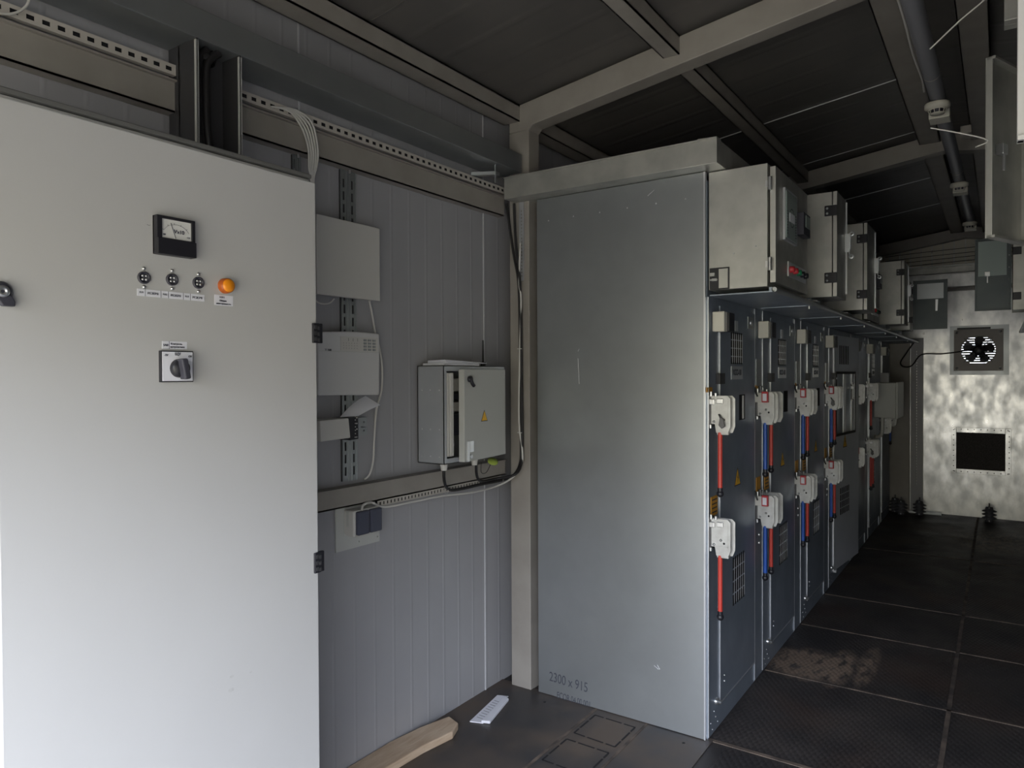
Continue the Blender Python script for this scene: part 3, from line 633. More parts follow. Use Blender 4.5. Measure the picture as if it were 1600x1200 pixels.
latch = part('swing_handle', MB().lathe([(0.013, 0), (0.013, 0.012), (0.009, 0.016), (0.0001, 0.016)], (BX+0.037, c.y, c.z+0.012), (1, 0, 0)).tube([(BX+0.048, c.y, c.z+0.012), (BX+0.05, c.y+0.006, c.z-0.005), (BX+0.05, c.y+0.018, c.z-0.016)], 0.0075), 'black', dr, label='black swing handle')
c = P(733, 702, 'X', BX+0.035)
part('hasp', MB().box(BX+0.036, BX+0.045, c.y-0.022, c.y-0.008, c.z-0.05, c.z+0.035).box(BX+0.036, BX+0.044, c.y-0.006, c.y+0.022, c.z-0.012, c.z+0.035).lathe([(0.009, 0), (0.009, 0.006), (0.0001, 0.007)], (BX+0.038, c.y+0.006, c.z-0.03), (1, 0, 0)), 'edge', dr, 0.001, 'bright hasp')
for y in (y0+0.03, y0+0.235):
    part('cable_gland', MB().cyl((-1.875, y, z0), (-1.875, y, z0-0.028), 0.017, 0.012), 'plastic', db)
part('seal_tag', MB().lathe([(0.0001, -0.002), (0.024, -0.002), (0.024, 0.002), (0.0001, 0.002)], P(770, 721, 'X', -1.88), (0.5, -0.3, 0.8)), 'lime', db, label='lime green seal tag')
part('seal_tag', MB().tube([P(752, 722, 'X', -1.88), P(752, 738, 'X', -1.88), P(760, 738, 'X', -1.88), P(768, 722, 'X', -1.88)], 0.0015), 'rubber', db, label='thin black loop')
# papers on the box
pp = thing('paper_sheets', 'white papers lying on top of the open distribution box', 'paper', (-1.92, 2.35, z1))
part('sheet', MB().box(-1.975, -1.86, 2.235, 2.47, z1+0.0002, z1+0.010), 'paper', pp)
part('sheet', MB().hexa([(-1.97, 2.26, z1+0.011), (-1.855, 2.25, z1+0.011), (-1.87, 2.54, z1+0.011), (-1.97, 2.54, z1+0.011)], [(-1.96, 2.25, z1+0.022), (-1.86, 2.24, z1+0.024), (-1.87, 2.54, z1+0.014), (-1.97, 2.54, z1+0.014)]), 'paper', pp)
# antenna on the box top
solo('antenna', MB().cyl((-1.95, 2.62, z1), (-1.95, 2.62, z1+0.02), 0.012).cyl((-1.95, 2.62, z1+0.02), (-1.95, 2.62, z1+0.12), 0.005, 0.003), 'rubber', 'short black antenna standing on top of the open distribution box', 'antenna')

# cables from box along the strip and up the column
bc = thing('black_cable', 'black cables looping under the distribution box and up the pale column', 'cable', (-1.85, 2.6, 1.0))
col_pts = [P(803, 742, 'X', -1.86), P(813, 722, 'Y', 2.79), P(814, 690, 'Y', 2.79), P(813, 600, 'Y', 2.79), P(812, 500, 'Y', 2.79), P(810, 440, 'Y', 2.79), P(803, 400, 'Y', 2.79), P(797, 360, 'Y', 2.79), P(792, 318, 'Y', 2.79)]
part('cable', MB().tube([P(694, 728, 'X', -1.875), P(694, 750, 'X', -1.885), P(700, 764, 'X', -1.94), P(715, 765, 'X', -1.95), P(750, 757, 'X', -1.95), P(785, 750, 'X', -1.94)]+col_pts, 0.0062), 'rubber', bc)
part('cable', MB().tube([P(744, 720, 'X', -1.875), P(745, 742, 'X', -1.885), P(752, 752, 'X', -1.93), P(775, 748, 'X', -1.94)]+[p+Vector((0.010, -0.004, 0.003)) for p in col_pts[:-3]]+[P(806, 380, 'Y', 2.78), P(803, 318, 'Y', 2.78)], 0.0062), 'rubber', bc)
w2 = thing('white_cable', 'white cable running from the socket along the lower rail and up the column', 'cable', (-1.85, 2.5, 0.98))
part('cable', MB().tube([P(565, 798, 'X', -1.93), P(568, 789, 'X', -1.94), P(580, 785, 'X', -1.955), P(600, 792, 'X', -1.955), P(640, 785, 'X', -1.955), P(690, 775, 'X', -1.955), P(740, 769, 'X', -1.955), P(780, 758, 'X', -1.955), P(803, 744, 'X', -1.86), P(815, 725, 'Y', 2.785), P(816, 700, 'Y', 2.785), P(811, 660, 'Y', 2.785), P(812, 560, 'Y', 2.785), P(814, 470, 'Y', 2.785), P(811, 440, 'Y', 2.785), P(813, 380, 'Y', 2.785)], 0.0048), 'cable_white', w2)
for px, py in ((812, 545), (812, 676), (783, 750), (697, 767)):
    c = P(px, py, 'Y', 2.78) if px > 800 else P(px, py, 'X', -1.945)
    part('cable_tie', MB().lathe([(0.012, -0.002), (0.012, 0.002)], c, (0, 0, 1) if px > 800 else (0, 1, 0), n=12), 'plastic', w2)
# perforated vertical profile on the column
mb = MB(); hs = [(-1.862, -1.856, 1.95+0.016*i, 1.958+0.016*i) for i in range(20)]
mb.grid(FY(2.806), -1.872, -1.846, 1.93, 2.30, hs, 0, 0.002)
solo('column_strip', mb, 'edge', 'short narrow perforated strip on the pale column below the hood', 'mounting strip')

# double socket on plate
sp = thing('double_socket', 'double power socket with dark lids on a grey plate below the rail', 'socket', (-1.97, 1.88, 0.84))
pa, pb = P(525, 800, 'X', -1.99).y, P(593, 800, 'X', -1.99).y
part('back_plate', MB().grid(FX(-1.996), pa, pb, 0.845, 1.008, [(pa+0.11, pa+0.116, 0.862, 0.868), (pb-0.014, pb-0.008, 0.862, 0.868)], 0, 0.005), 'greybox', sp)
q0 = P(541, 838, 'X', -1.99); q1 = P(556, 838, 'X', -1.93); q2 = P(595, 800, 'X', -1.93)
by0, by1 = q1.y, q2.y; bz0, bz1 = P(556, 837, 'X', -1.935).z, P(556, 800, 'X', -1.935).z
part('housing', MB().box(-1.99, -1.935, by0-0.004, by1, bz0-0.006, bz1+0.004), 'plastic', sp, 0.006)
for i in range(2):
    ya = by0+(by1-by0)*0.5*i
    part('lid', MB().box(-1.937, -1.918, ya+0.003, ya+(by1-by0)*0.5-0.003, bz0, bz1+0.001), 'darkblue', sp, 0.006, 'dark hinged socket lid')
part('side_label', MB().fbox(FY(by0-0.004), -1.975, -1.962, bz0+0.03, bz0+0.085, 0, 0.0008), 'greybox', sp)
# ================================================================== floor items left
mb = MB(); A = P(560, 1216, 'Z', 0.004); 
pk = [(-1.995, 1.75), (-1.88, 1.75), (-1.862, 2.10), (-1.838, 2.25), (-1.865, 2.32), (-1.935, 2.345), (-1.975, 2.20), (-1.995, 2.05)]
mb.prism(pk, FZ(0.004), 0, 0.032)
solo('timber_plank', mb, 'wood', 'rough pale wooden plank on the floor against the left wall', 'plank', bevel=0.005)
pp = thing('folded_papers', 'folded white printed papers on the floor by the left wall corner', 'paper', (-1.85, 2.52, 0.004))
def fold(pts, h0, h1, nm='sheet'):
    m = MB(); m.hexa([(x, y, 0.0045+h0) for x, y in pts], [(x, y, 0.0045+h1) for x, y in pts]); return part(nm, m, 'paper', pp, 0.002)
fold([(-1.868, 2.40), (-1.81, 2.42), (-1.865, 2.69), (-1.915, 2.67)], 0.0, 0.005)
fold([(-1.82, 2.42), (-1.785, 2.435), (-1.84, 2.655), (-1.872, 2.67)], 0.001, 0.013)
mb = MB()
for i in range(9):
    t = 0.12+0.085*i; a = Vector((-1.862, 2.415, 0)).lerp(Vector((-1.905, 2.665, 0)), t); mb.box(a.x+0.004, a.x+0.035, a.y, a.y+0.002, 0.0095, 0.0099)
part('printed_lines', mb, 'darkgrey', pp)
# two square hatch covers with slotted outlines
def hatch(pts, label):
    t = thing('floor_hatch', label, 'floor hatch', (sum(p[0] for p in pts)/4, sum(p[1] for p in pts)/4, 0.004))
    part('cover', MB().prism(pts, FZ(0.0042), 0, 0.0006), 'smoothplate', t)
    mb = MB()
    for i in range(4):
        a, b = Vector((*pts[i], 0)), Vector((*pts[(i+1) % 4], 0)); d = b-a; nrm = Vector((-d.y, d.x, 0)).normalized()*0.0035
        for u0, u1 in ((0.0, 0.27), (0.33, 0.72), (0.78, 1.0)):
            s, e = a+d*u0, a+d*u1; mb.prism([(s+nrm)[:2], (e+nrm)[:2], (e-nrm)[:2], (s-nrm)[:2]], FZ(0.0048), 0, 0.0006)
    part('slot_outline', mb, 'dark', t, label='dark cut slots')
hatch([(-1.452, 2.570), (-1.262, 2.562), (-1.262, 2.752), (-1.452, 2.755)], 'square slotted floor hatch nearest the grey end panel')
hatch([(-1.452, 2.320), (-1.262, 2.318), (-1.262, 2.507), (-1.452, 2.509)], 'square slotted floor hatch farther from the grey end panel')
for p in (P(851, 1097, 'Z', 0.004), P(1068, 1161, 'Z', 0.004)):
    struct('trim_%d' % k, MB().lathe([(0.0001, 0.0006), (0.006, 0.0006), (0.006, 0)], (p.x, p.y, 0.0043), n=12), 'dark'); k += 1

# ================================================================== SWITCHGEAR ROW
SX = -0.975; PY = 2.81
hood = thing('hood_duct', 'galvanised rectangular duct lying across the top of the grey end panel', 'duct', (-1.4, 2.9, 2.315))
part('duct_body', MB().box(-1.90, -0.902, 2.722, 3.25, 2.302, 2.398), 'zinc', hood, 0.002)
part('top_flange', MB().box(-1.90, -0.902, 2.717, 2.727, 2.395, 2.401), 'zinc', hood)
part('bent_tab', MB().hexa([(-0.985, 2.74, 2.402), (-0.905, 2.73, 2.399), (-0.905, 2.78, 2.399), (-0.975, 2.80, 2.402)], [(-0.985, 2.74, 2.412), (-0.905, 2.73, 2.405), (-0.905, 2.78, 2.405), (-0.975, 2.80, 2.412)]), 'zinc', hood)
ep = thing('end_panel', 'large flat grey galvanised end panel closing the switchgear row', 'panel', (-1.38, PY, 0.005))
part('sheet', MB().box(-1.778, SX-0.008, PY, PY+0.015, 0.006, 2.300), 'zincpanel', ep, 0.002)
part('edge_trim', MB().box(SX-0.010, SX-0.004, PY-0.002, PY+0.018, 0.006, 2.300), 'edge', ep, label='bright folded edge')
for px, py in ((857, 345), (896, 338), (937, 332), (980, 325), (1025, 318), (1071, 311)):
    c = P(px, py, 'Y', PY); part('screw', MB().lathe([(0.0001, 0.0025), (0.0025, 0.002), (0.0035, 0)], c, (0, -1, 0), n=10), 'steel', ep)
p = P(858, 1063, 'Y', PY); text('handwriting', '2300 x 915', 0.062, (p.x, PY, p.z), 'Y', 'pencil', ep, squeeze=0.72, rot=-0.03, label='handwritten marker numbers')
p = P(870, 1090, 'Y', PY); text('handwriting', 'ECOR.04.00.001', 0.042, (p.x, PY, p.z), 'Y', 'pencil', ep, squeeze=0.62, rot=-0.02, label='faint handwritten marker line')
mb = MB()
for a, b in (((1022, 1040), (1029, 1046)), ((1027, 1039), (1031, 1046)), ((903, 560), (905, 600)), ((1012, 306), (1022, 297)), ((905, 545), (903, 549))):
    mb.tube([P(*a, 'Y', PY-0.0003), P(*b, 'Y', PY-0.0003)], 0.0006, n=4, sub=1)
part('scratch', mb, 'edge', ep)

# cells: y start, y of inner line, y of door, y end, drive y, levers
cells = [
 (2.828, 2.828, 2.972, 3.487, 2.845, 'nearest, beside the grey end panel', (('red',), ('red',))),
 (3.490, 3.630, 3.775, 4.290, 3.515, 'second from the grey end panel', (('blue', 'red'), ('blue', 'red'))),
 (4.293, 4.450, 4.620, 5.120, 4.315, 'third from the grey end panel', (('blue', 'red'), ('blue', 'red'))),
 (5.123, 5.290, 5.440, 6.160, 5.14, 'with the daylit grey door standing ajar', (('blue', 'red'), ('blue', 'red'))),
 (6.163, 6.163, 6.200, 6.880, 6.17, 'just beyond the daylit grey ajar door', ((), ())),
 (6.883, 7.060, 7.120, 7.765, 6.92, 'with three red levers toward the far end', (('red',), ('red', 'red'))),
 (7.768, 7.900, 7.960, 8.56, 7.83, 'farthest, last before the back wall', (('none',), ())),
]
fs = FX(SX)
def slots(fr, a0, a1, b0, b1, nx, nz, n0, n1, fill=0.5):
    mb = MB(); da = (a1-a0)/nx; dbv = (b1-b0)/nz
    for i in range(nx):
        for j in range(nz): mb.fbox(fr, a0+da*i, a0+da*(i+fill), b0+dbv*j+dbv*0.06, b0+dbv*(j+1)-dbv*0.06, n0, n1)
    return mb
def warning(fr, ca, cb, s, parent, n=0.001):
    w_ = part('warning_sign', MB().prism([(ca-s, cb-s*0.8), (ca+s, cb-s*0.8), (ca, cb+s)], fr, n, n+0.0006), 'ink', parent, label='yellow triangle sign with lightning bolt')
    part('sign_face', MB().prism([(ca-s*0.82, cb-s*0.7), (ca+s*0.82, cb-s*0.7), (ca, cb+s*0.80)], fr, n+0.0006, n+0.0012), 'sign', w_)
    part('lightning_bolt', MB().prism([(ca-s*0.12, cb-s*0.05), (ca+s*0.06, cb+s*0.42), (ca+s*0.08, cb+s*0.05), (ca+s*0.2, cb), (ca, cb-s*0.5), (ca+s*0.02, cb-s*0.05)], fr, n+0.0012, n+0.0018), 'ink', w_)
def drive(parent, y, ztop, colors, padlock, interlock, zend):
    """white cast drive: two plates across the front, stub, levers hanging from it"""
    n = max(1, len(colors)) if colors else 1
    xo = SX+0.088
    mb = MB()
    for i in range(n):
        yy = y+0.09*i; fr = FY(yy)
        pts = [(SX+0.002, ztop-0.012), (SX+0.012, ztop), (xo-0.012, ztop), (xo, ztop-0.012), (xo, ztop-0.125), (xo-0.010, ztop-0.150), (xo-0.058, ztop-0.150), (xo-0.064, ztop-0.115), (SX+0.002, ztop-0.115)]
        mb.prism(pts, fr, 0, 0.005); mb.prism([(a+0.012 if a > SX+0.05 else a, b) for a, b in pts], FY(yy+0.022), 0, 0.005)
        mb.fbox(fr, SX+0.001, SX+0.02, ztop-0.105, ztop-0.02, -0.022, 0.004)
    d = part('lever_drive', mb, 'cast', parent, 0.001, 'pale cast lever drive')
    for i in range(n):
        yy = y+0.09*i
        for xx, zz_ in ((SX+0.022, ztop-0.02), (SX+0.045, ztop-0.02), (SX+0.05, ztop-0.085), (SX+0.022, ztop-0.105)):
            part('bolt', MB().lathe([(0.0001, 0.006), (0.005, 0.005), (0.0055, 0)], (xx, yy-0.005, zz_), (0, -1, 0), n=8), 'steel', d)
        part('pin', MB().cyl((SX+0.012, yy-0.012, ztop-0.003), (SX+0.012, yy-0.012, ztop+0.016), 0.0055, n=8), 'steel', d)
        part('pin', MB().cyl((SX+0.03, yy-0.008, ztop-0.003), (SX+0.03, yy-0.008, ztop+0.010), 0.006, n=8), 'steel', d)
        part('pin', MB().cyl((SX+0.010, yy-0.012, ztop-0.118), (SX+0.010, yy-0.012, ztop-0.132), 0.006, n=8), 'steel', d)
    part('raised_rib', MB().fbox(FY(y-0.005), xo-0.012, xo-0.009, ztop-0.112, ztop-0.012, 0, 0.002).fbox(FY(y-0.005), SX+0.026, xo-0.009, ztop-0.113, ztop-0.110, 0, 0.002), 'cast', d)
    part('pivot_hole', MB().lathe([(0.0001, 0.0006), (0.0045, 0.0006), (0.0045, 0)], (SX+0.062, y-0.005, ztop-0.098), (0, -1, 0), n=10), 'dark', d)
    if interlock:
        part('interlock_box', MB().box(SX+0.002, SX+0.034, y-0.022, y-0.005, ztop-0.050, ztop-0.004), 'plastic', d, 0.002, 'white interlock block')
        part('interlock_tag', MB().box(SX+0.034, SX+0.064, y-0.026, y-0.005, ztop-0.050, ztop+0.002), 'redtag', d, 0.002, 'red interlock tag')
        part('tag_label', MB().fbox(FY(y-0.026), SX+0.039, SX+0.058, ztop-0.043, ztop-0.008, 0, 0.0008), 'paper', d)
    else:
        part('clamp', MB().box(SX+0.004, SX+0.026, y-0.016, y-0.005, ztop-0.036, ztop-0.014).box(SX+0.034, SX+0.06, y-0.014, y-0.005, ztop-0.032, ztop-0.012), 'steel', d, 0.002)
    part('stub', MB().box(xo-0.056, xo-0.008, y-0.004, y+0.024, ztop-0.158, ztop-0.118), 'cast', d, 0.003)
    part('mounting_bracket', MB().box(SX+0.001, SX+0.010, y-0.012, y+0.04, ztop-0.128, ztop+0.004), 'darksteel', d, 0.001)
    if interlock:
        part('key', MB().tube([(SX-0.002+0.006, y-0.03, ztop+0.022), (SX+0.008, y-0.034, ztop+0.0), (SX+0.018, y-0.034, ztop-0.022)], 0.004), 'black', d)
        part('knurled_pin', MB().cyl((SX+0.026, y-0.014, ztop-0.004), (SX+0.026, y-0.014, ztop+0.022), 0.006, n=10).cyl((SX+0.026, y-0.014, ztop+0.022), (SX+0.026, y-0.014, ztop+0.028), 0.010, n=10), 'darksteel', d)
    if padlock:
        part('padlock', MB().tube([(SX+0.044, y-0.012, ztop-0.075), (SX+0.052, y-0.018, ztop-0.088), (SX+0.056, y-0.020, ztop-0.10)], 0.004).prism([(SX+0.046, ztop-0.118), (SX+0.058, ztop-0.132), (SX+0.070, ztop-0.122), (SX+0.064, ztop-0.092), (SX+0.052, ztop-0.084)], FY(y-0.012), 0, 0.014), 'darksteel', d, 0.002, 'dark steel padlock')
    for i, c in enumerate(colors):
        if c == 'none': continue
        yy = y+0.003+0.09*i; xx = SX+0.044 if i == 0 else SX+0.048
        ze = zend+(0.010 if i else 0)
        part('lever', MB().cyl((xx, yy, ztop-0.148), (xx, yy, ze+0.02), 0.0092, n=16), c, d, label='%s plastic lever sleeve' % c)
        part('lever_knob', MB().ball((xx, yy, ze+0.006), 0.0145).cyl((xx, yy, ze+0.012), (xx, yy, ze+0.03), 0.0105, n=16), 'black', d, label='round black lever knob')
    return d
for ci, (ya, yl, yd, ye, ydr, lab, lev) in enumerate(cells):
    c = thing('switchgear_cell', 'dark galvanised switchgear cell, '+lab, 'switchgear cell', (-1.4, (ya+ye)/2, 0), 'switchgear cells in the left row')
    part('body', MB().box(-1.77, SX-0.003, ya, ye, 0.0, 2.27), 'slate', c)
    part('frame_front', MB().fbox(fs, ya, yd-0.004, 0.004, 1.79, -0.003, 0.0), 'slate', c)
    ajar = ci == 3
    if ajar:
        dfr = lambda a, b, n, yd=yd: (SX+0.004+0.085*(a-yd)+n, yd+(a-yd)*0.93, b)
        hz0, hz1 = 1.05, 1.49
        d = part('door', MB().grid(dfr, yd, ye-0.01, 0.09, 1.76, [(yd+0.06, ye-0.13, hz0, hz1)], 0, 0.004).grid(dfr, yd, ye-0.01, 0.09, 1.76, [(yd+0.004, ye-0.014, 0.094, 1.756)], -0.02, 0), 'slate_daylit', c, 0.001, 'daylit grey door standing slightly ajar')
        part('window_gasket', MB().grid(dfr, yd+0.05, ye-0.12, hz0-0.012, hz1+0.012, [(yd+0.065, ye-0.135, hz0+0.006, hz1-0.006)], 0.004, 0.008), 'rubber', d, label='black window gasket')
        part('window_bar', MB().prism([(yd+0.30, hz0), (yd+0.36, hz0), (yd+0.36, hz1), (yd+0.30, hz1)], dfr, -0.012, -0.004), 'edge', d)
        part('vent_slots', slots(dfr, yd+0.14, yd+0.42, 1.545, 1.70, 6, 1, 0.004, 0.005), 'dark', d)
        part('vent_slots', slots(dfr, yd+0.17, yd+0.44, 0.46, 0.66, 6, 4, 0.004, 0.005), 'dark', d)
        part('edge_line', MB().prism([(yd, 0.09), (yd+0.006, 0.09), (yd+0.006, 1.76), (yd, 1.76)], dfr, 0.003, 0.005), 'edge', d)
        warning(dfr, yd+0.30, 0.99, 0.055, d, 0.004)
        part('latch_tab', MB().box(SX+0.0, SX+0.02, yd+0.02, yd+0.05, 0.075, 0.09), 'edge', c)
    else:
        d = part('door', MB().fbox(fs, yd, ye-0.006, 0.10, 1.775, -0.002, 0.004), 'slate', c, 0.001)
        o = yd-2.972
        if ci < 3 or ci in (5,):
            w_ = 1 if ci < 3 else 0.8
            part('vent_slots', slots(fs, 3.115+o, 3.285+o, 1.53, 1.675, 6, 4, 0.004, 0.005, 0.7), 'dark', d)
            part('vent_frame', slots(fs, 3.133+o, 3.303+o, 1.53, 1.675, 6, 1, 0.0045, 0.0065, 0.16), 'edge', d)
            part('name_plate', MB().fbox(fs, 3.12+o, 3.285+o, 1.465, 1.523, 0.004, 0.0055), 'edge', d, label='grey printed plate')
            text('plate_text', 'KCO-10', 0.038, (SX+0.0056, 3.14+o, 1.483), 'X', 'pencil', d, squeeze=0.9)
            part('number_plate', MB().fbox(fs, 3.17+o, 3.215+o, 1.68, 1.725, 0.004, 0.0055), 'edge', d)
            part('vent_slots', slots(fs, 3.14+o, 3.32+o, 0.46, 0.68, 6, 4, 0.004, 0.005, 0.6), 'dark', d)
            part('vent_frame', slots(fs, 3.158+o, 3.338+o, 0.46, 0.68, 6, 1, 0.0045, 0.0062, 0.12), 'edge', d)
            if ci < 3:
                warning(fs, 3.21+o, 1.025, 0.045, d, 0.004)
                part('viewing_slot', MB().fbox(fs, 3.235+o, 3.32+o, 1.28, 1.395, 0.004, 0.0052), 'dark', d, label='dark viewing slot')
                if ci == 0: part('slot_bar', MB().fbox(fs, 3.275+o, 3.295+o, 1.285, 1.39, 0.0052, 0.008), 'edge', d)
        part('corner_plate', MB().fbox(fs, ye-0.12, ye-0.045, 1.70, 1.755, 0.004, 0.007), 'zincpanel', d)
        part('door_stop', MB().lathe([(0.012, 0), (0.012, 0.006), (0.0001, 0.008)], (SX+0.006, ye-0.082, 1.728), (1, 0, 0), n=12), 'steel', d)
        # bright bare edges of the door
        mb = MB().fbox(fs, yd-0.004, yd+0.001, 0.10, 1.70, 0.0, 0.0052).fbox(fs, yd, ye-0.012, 0.096, 0.1015, 0.0, 0.0052)
        part('edge_line', mb, 'edge', d)
        part('screw', MB().lathe([(0.004, 0), (0.004, 0.004), (0.0001, 0.005)], (SX+0.004, yd+0.05, 0.20), (1, 0, 0), n=10).lathe([(0.004, 0), (0.004, 0.004), (0.0001, 0.005)], (SX+0.004, yd+0.05, 0.175), (1, 0, 0), n=10), 'steel', d)
    mb = MB().fbox(fs, ya+0.0, ya+0.0035, 0.01, 1.80, 0.0, 0.003)
    if yl > ya: mb.fbox(fs, yl-0.002, yl+0.0015, 0.01, 1.80, 0.0, 0.003)
    part('frame_edge', mb, 'edge', c, label='bright bare metal frame edge')
    # foot screws and rivets
    if ci < 5:
        mb = MB()
        for a, b in ((0.05, 0.022), (0.09, 0.06), (0.03, 0.055), (0.115, 0.03), (0.07, 0.09)):
            mb.lathe([(0.0035, 0), (0.0035, 0.002), (0.0001, 0.003)], (SX, yd-0.14+a, b), (1, 0, 0), n=8)
        part('rivet', mb, 'steel', c)
        part('earth_bolt', MB().lathe([(0.014, 0), (0.014, 0.01), (0.008, 0.012), (0.008, 0.024), (0.0001, 0.025)], (SX, yd-0.05, 0.125), (1, 0, 0), n=12), 'steel', c)
    if 0 < ci < 4:
        for zz_ in (0.66, 0.70): part('bolt', MB().lathe([(0.009, 0), (0.009, 0.006), (0.0001, 0.008)], (SX, yl-0.06, zz_), (1, 0, 0), n=10), 'steel', c)
        part('orange_label', MB().fbox(fs, ya+0.03, ya+0.10, 0.915, 0.985, 0.0, 0.002), 'orange', c, label='orange warning label')
    # black catch on door seam
    part('door_catch', MB().fbox(fs, yd-0.045, yd+0.022, 1.447, 1.492, 0.0, 0.018), 'black', c, 0.001, 'small black door catch') if ci != 4 else None
    # beige signal box under the ledge
    if ci != 3 or True:
        sb_ = part('signal_box', MB().box(SX+0.002, SX+0.052, ydr+0.03, ydr+0.075, 1.662, 1.744), 'detector', c, 0.004, 'small beige signal box')
        part('signal_box_shade', MB().box(SX+0.004, SX+0.058, ydr+0.0755, ydr+0.15, 1.664, 1.742), 'black', sb_, 0.003)  # black block paints the unlit side of the beige box
        
    if ci < 4:
        part('orange_label', MB().fbox(fs, yd-0.11, yd-0.03, 0.905, 0.985, 0.0, 0.002), 'orange', c, label='orange warning label')
        part('orange_label', MB().fbox(fs, ydr-0.045 if ci else ydr-0.035, ydr+0.035, 1.415, 1.435, 0.0, 0.002), 'orange', c, label='orange warning label')
        mb = MB()
        for i in range(4): mb.fbox(fs, yd-0.10, yd-0.04, 0.917+0.017*i, 0.922+0.017*i, 0.002, 0.003)
        part('label_print', mb, 'ink', c)
    if 0 < ci < 4:
        part('grey_strip', MB().fbox(fs, yl-0.115, yl-0.03, 1.43, 1.56, 0.0, 0.004), 'zincpanel', c, label='pale vertical label strip')
    up, lo = lev
    if up or ci == 4: drive(c, ydr, 1.402 if ci != 6 else 1.052, up, ci in (0, 3), ci in (1, 2, 3), 1.0)
    if lo or ci == 4: drive(c, ydr, 0.905, lo, ci == 5, ci in (1, 2, 3, 4), 0.50 if ci != 5 else 0.47)
    if ci == 6:
        drive(c, 8.25, 1.10, ('blue',), False, False, 0.76)
# projecting ledge above the cell fronts
lg = thing('front_ledge', 'long dark sheet ledge projecting along the switchgear row under the small boxes', 'ledge', (-0.84, 5.7, 1.80))
part('tray', MB().box(SX+0.008, -0.715, 2.83, 8.62, 1.803, 1.808), 'slate', lg)
part('front_rail', MB().cyl((-0.716, 2.83, 1.812), (-0.716, 8.62, 1.812), 0.010, n=12), 'zincpanel', lg)
part('front_rail', MB().box(-0.735, -0.722, 2.83, 8.62, 1.808, 1.822), 'slate', lg)
for y in (3.49, 4.29, 5.12, 6.16, 6.88, 7.77):
    part('joint_strip', MB().box(SX+0.03, -0.735, y-0.0015, y+0.0015, 1.8005, 1.803), 'slate', lg)
    part('bolt', MB().cyl((-0.735, y+0.04, 1.79), (-0.735, y+0.04, 1.835), 0.005, n=8).cyl((-0.72, y+0.04, 1.826), (-0.70, y+0.04, 1.826), 0.004, n=8), 'steel', lg)

# ---- wide instrument boxes
def wide_box(ya, yb, label, z0=1.826, z1=2.299, side_cut=True):
    fx0 = -0.735
    t = thing('instrument_box', label, 'electrical box', (-0.85, (ya+yb)/2, z0))
    part('body', MB().box(SX+0.004, fx0-0.006, ya, yb, z0, z1), 'zinc', t, 0.002)
    d = part('door', MB().box(fx0, fx0+0.022, ya+0.012, yb, z0+0.015, z1-0.012), 'zinc', t, 0.002)
    for zc in (z0+0.085, z1-0.08):
        h = part('hinge', MB().cyl((fx0+0.004, ya-0.004, zc-0.025), (fx0+0.004, ya-0.004, zc+0.025), 0.008, n=12).box(fx0-0.012, fx0+0.004, ya-0.006, ya+0.004, zc-0.012, zc+0.012), 'steel', t)
    f = FX(fx0+0.022)
    a = ya+0.11
    rel = part('relay_panel', MB().fbox(f, a, a+0.20, 2.02, 2.225, 0.001, 0.012), 'edge', d, 0.001, 'flush relay with pale face')
    part('relay_face', MB().fbox(f, a+0.015, a+0.18, 2.03, 2.215, 0.012, 0.014), 'screen', rel)
    part('display', MB().fbox(f, a+0.06, a+0.14, 2.10, 2.135, 0.014, 0.0155), 'paper', rel)
    mb = MB().lathe([(0.034, 0.0143), (0.038, 0.0143)], (fx0+0.022, a+0.10, 2.118), (1, 0, 0))
    part('display_ring', mb, 'ink', rel)
    mb = MB()
    for i in range(9):
        mb.fbox(f, a+0.022, a+0.032, 2.045+0.011*i, 2.050+0.011*i, 0.014, 0.015); mb.fbox(f, a+0.162, a+0.172, 2.045+0.011*i, 2.050+0.011*i, 0.014, 0.015)
    part('keys', mb, 'darkgrey', rel)
    mt = part('energy_meter', MB().fbox(f, a+0.24, a+0.36, 2.075, 2.17, 0.0, 0.030), 'darkgrey', d, 0.002, 'small dark meter')
    part('meter_window', MB().fbox(f, a+0.27, a+0.35, 2.11, 2.16, 0.030, 0.032), 'screen', mt)
    part('button_plate', MB().fbox(f, a+0.09, a+0.40, 1.885, 1.945, 0.0, 0.003), 'edge', d)
    for i, (cc_, col) in enumerate((('red_button', 'redtag'), ('red_button', 'redtag'), ('green_button', 'green'), ('black_selector', 'black'), ('black_selector', 'black'))):
        y = a+0.12+0.062*i
        part(cc_, MB().lathe([(0.013, 0), (0.013, 0.010), (0.011, 0.018), (0.0001, 0.019)], (fx0+0.024, y, 1.915), (1, 0, 0), n=16), col, d)
    part('screw', MB().lathe([(0.0001, 0.0025), (0.0025, 0.002), (0.003, 0)], (SX+0.19, ya, 1.885+0.10), (0, -1, 0), n=10).lathe([(0.0001, 0.0025), (0.0025, 0.002), (0.003, 0)], (SX+0.105, ya, 1.90+0.065), (0, -1, 0), n=10), 'steel', t)
    if side_cut:
        co = part('terminal_cutout', MB().fbox(FY(ya), SX+0.008, SX+0.088, z0+0.0, z0+0.088, 0.0005, 0.0025), 'black', t, label='black cable cut-out')
        part('terminal_block', MB().fbox(FY(ya), SX+0.046, SX+0.082, z0+0.006, z0+0.082, 0.002, 0.005), 'zinc', co)
        part('terminals', MB().box(SX+0.012, SX+0.03, ya-0.010, ya-0.002, z0+0.055, z0+0.068).box(SX+0.02, SX+0.04, ya-0.012, ya-0.002, z0+0.035, z0+0.045).cyl((SX+0.012, ya-0.008, z0+0.04), (SX+0.042, ya-0.008, z0+0.04), 0.004, n=8), 'steel', co)
    return t
wide_box(2.83, 3.385, 'wide metal box with relay panel and button row nearest on the ledge')
wide_box(5.12, 5.70, 'wide metal box with relay and meter halfway along the ledge', side_cut=False)
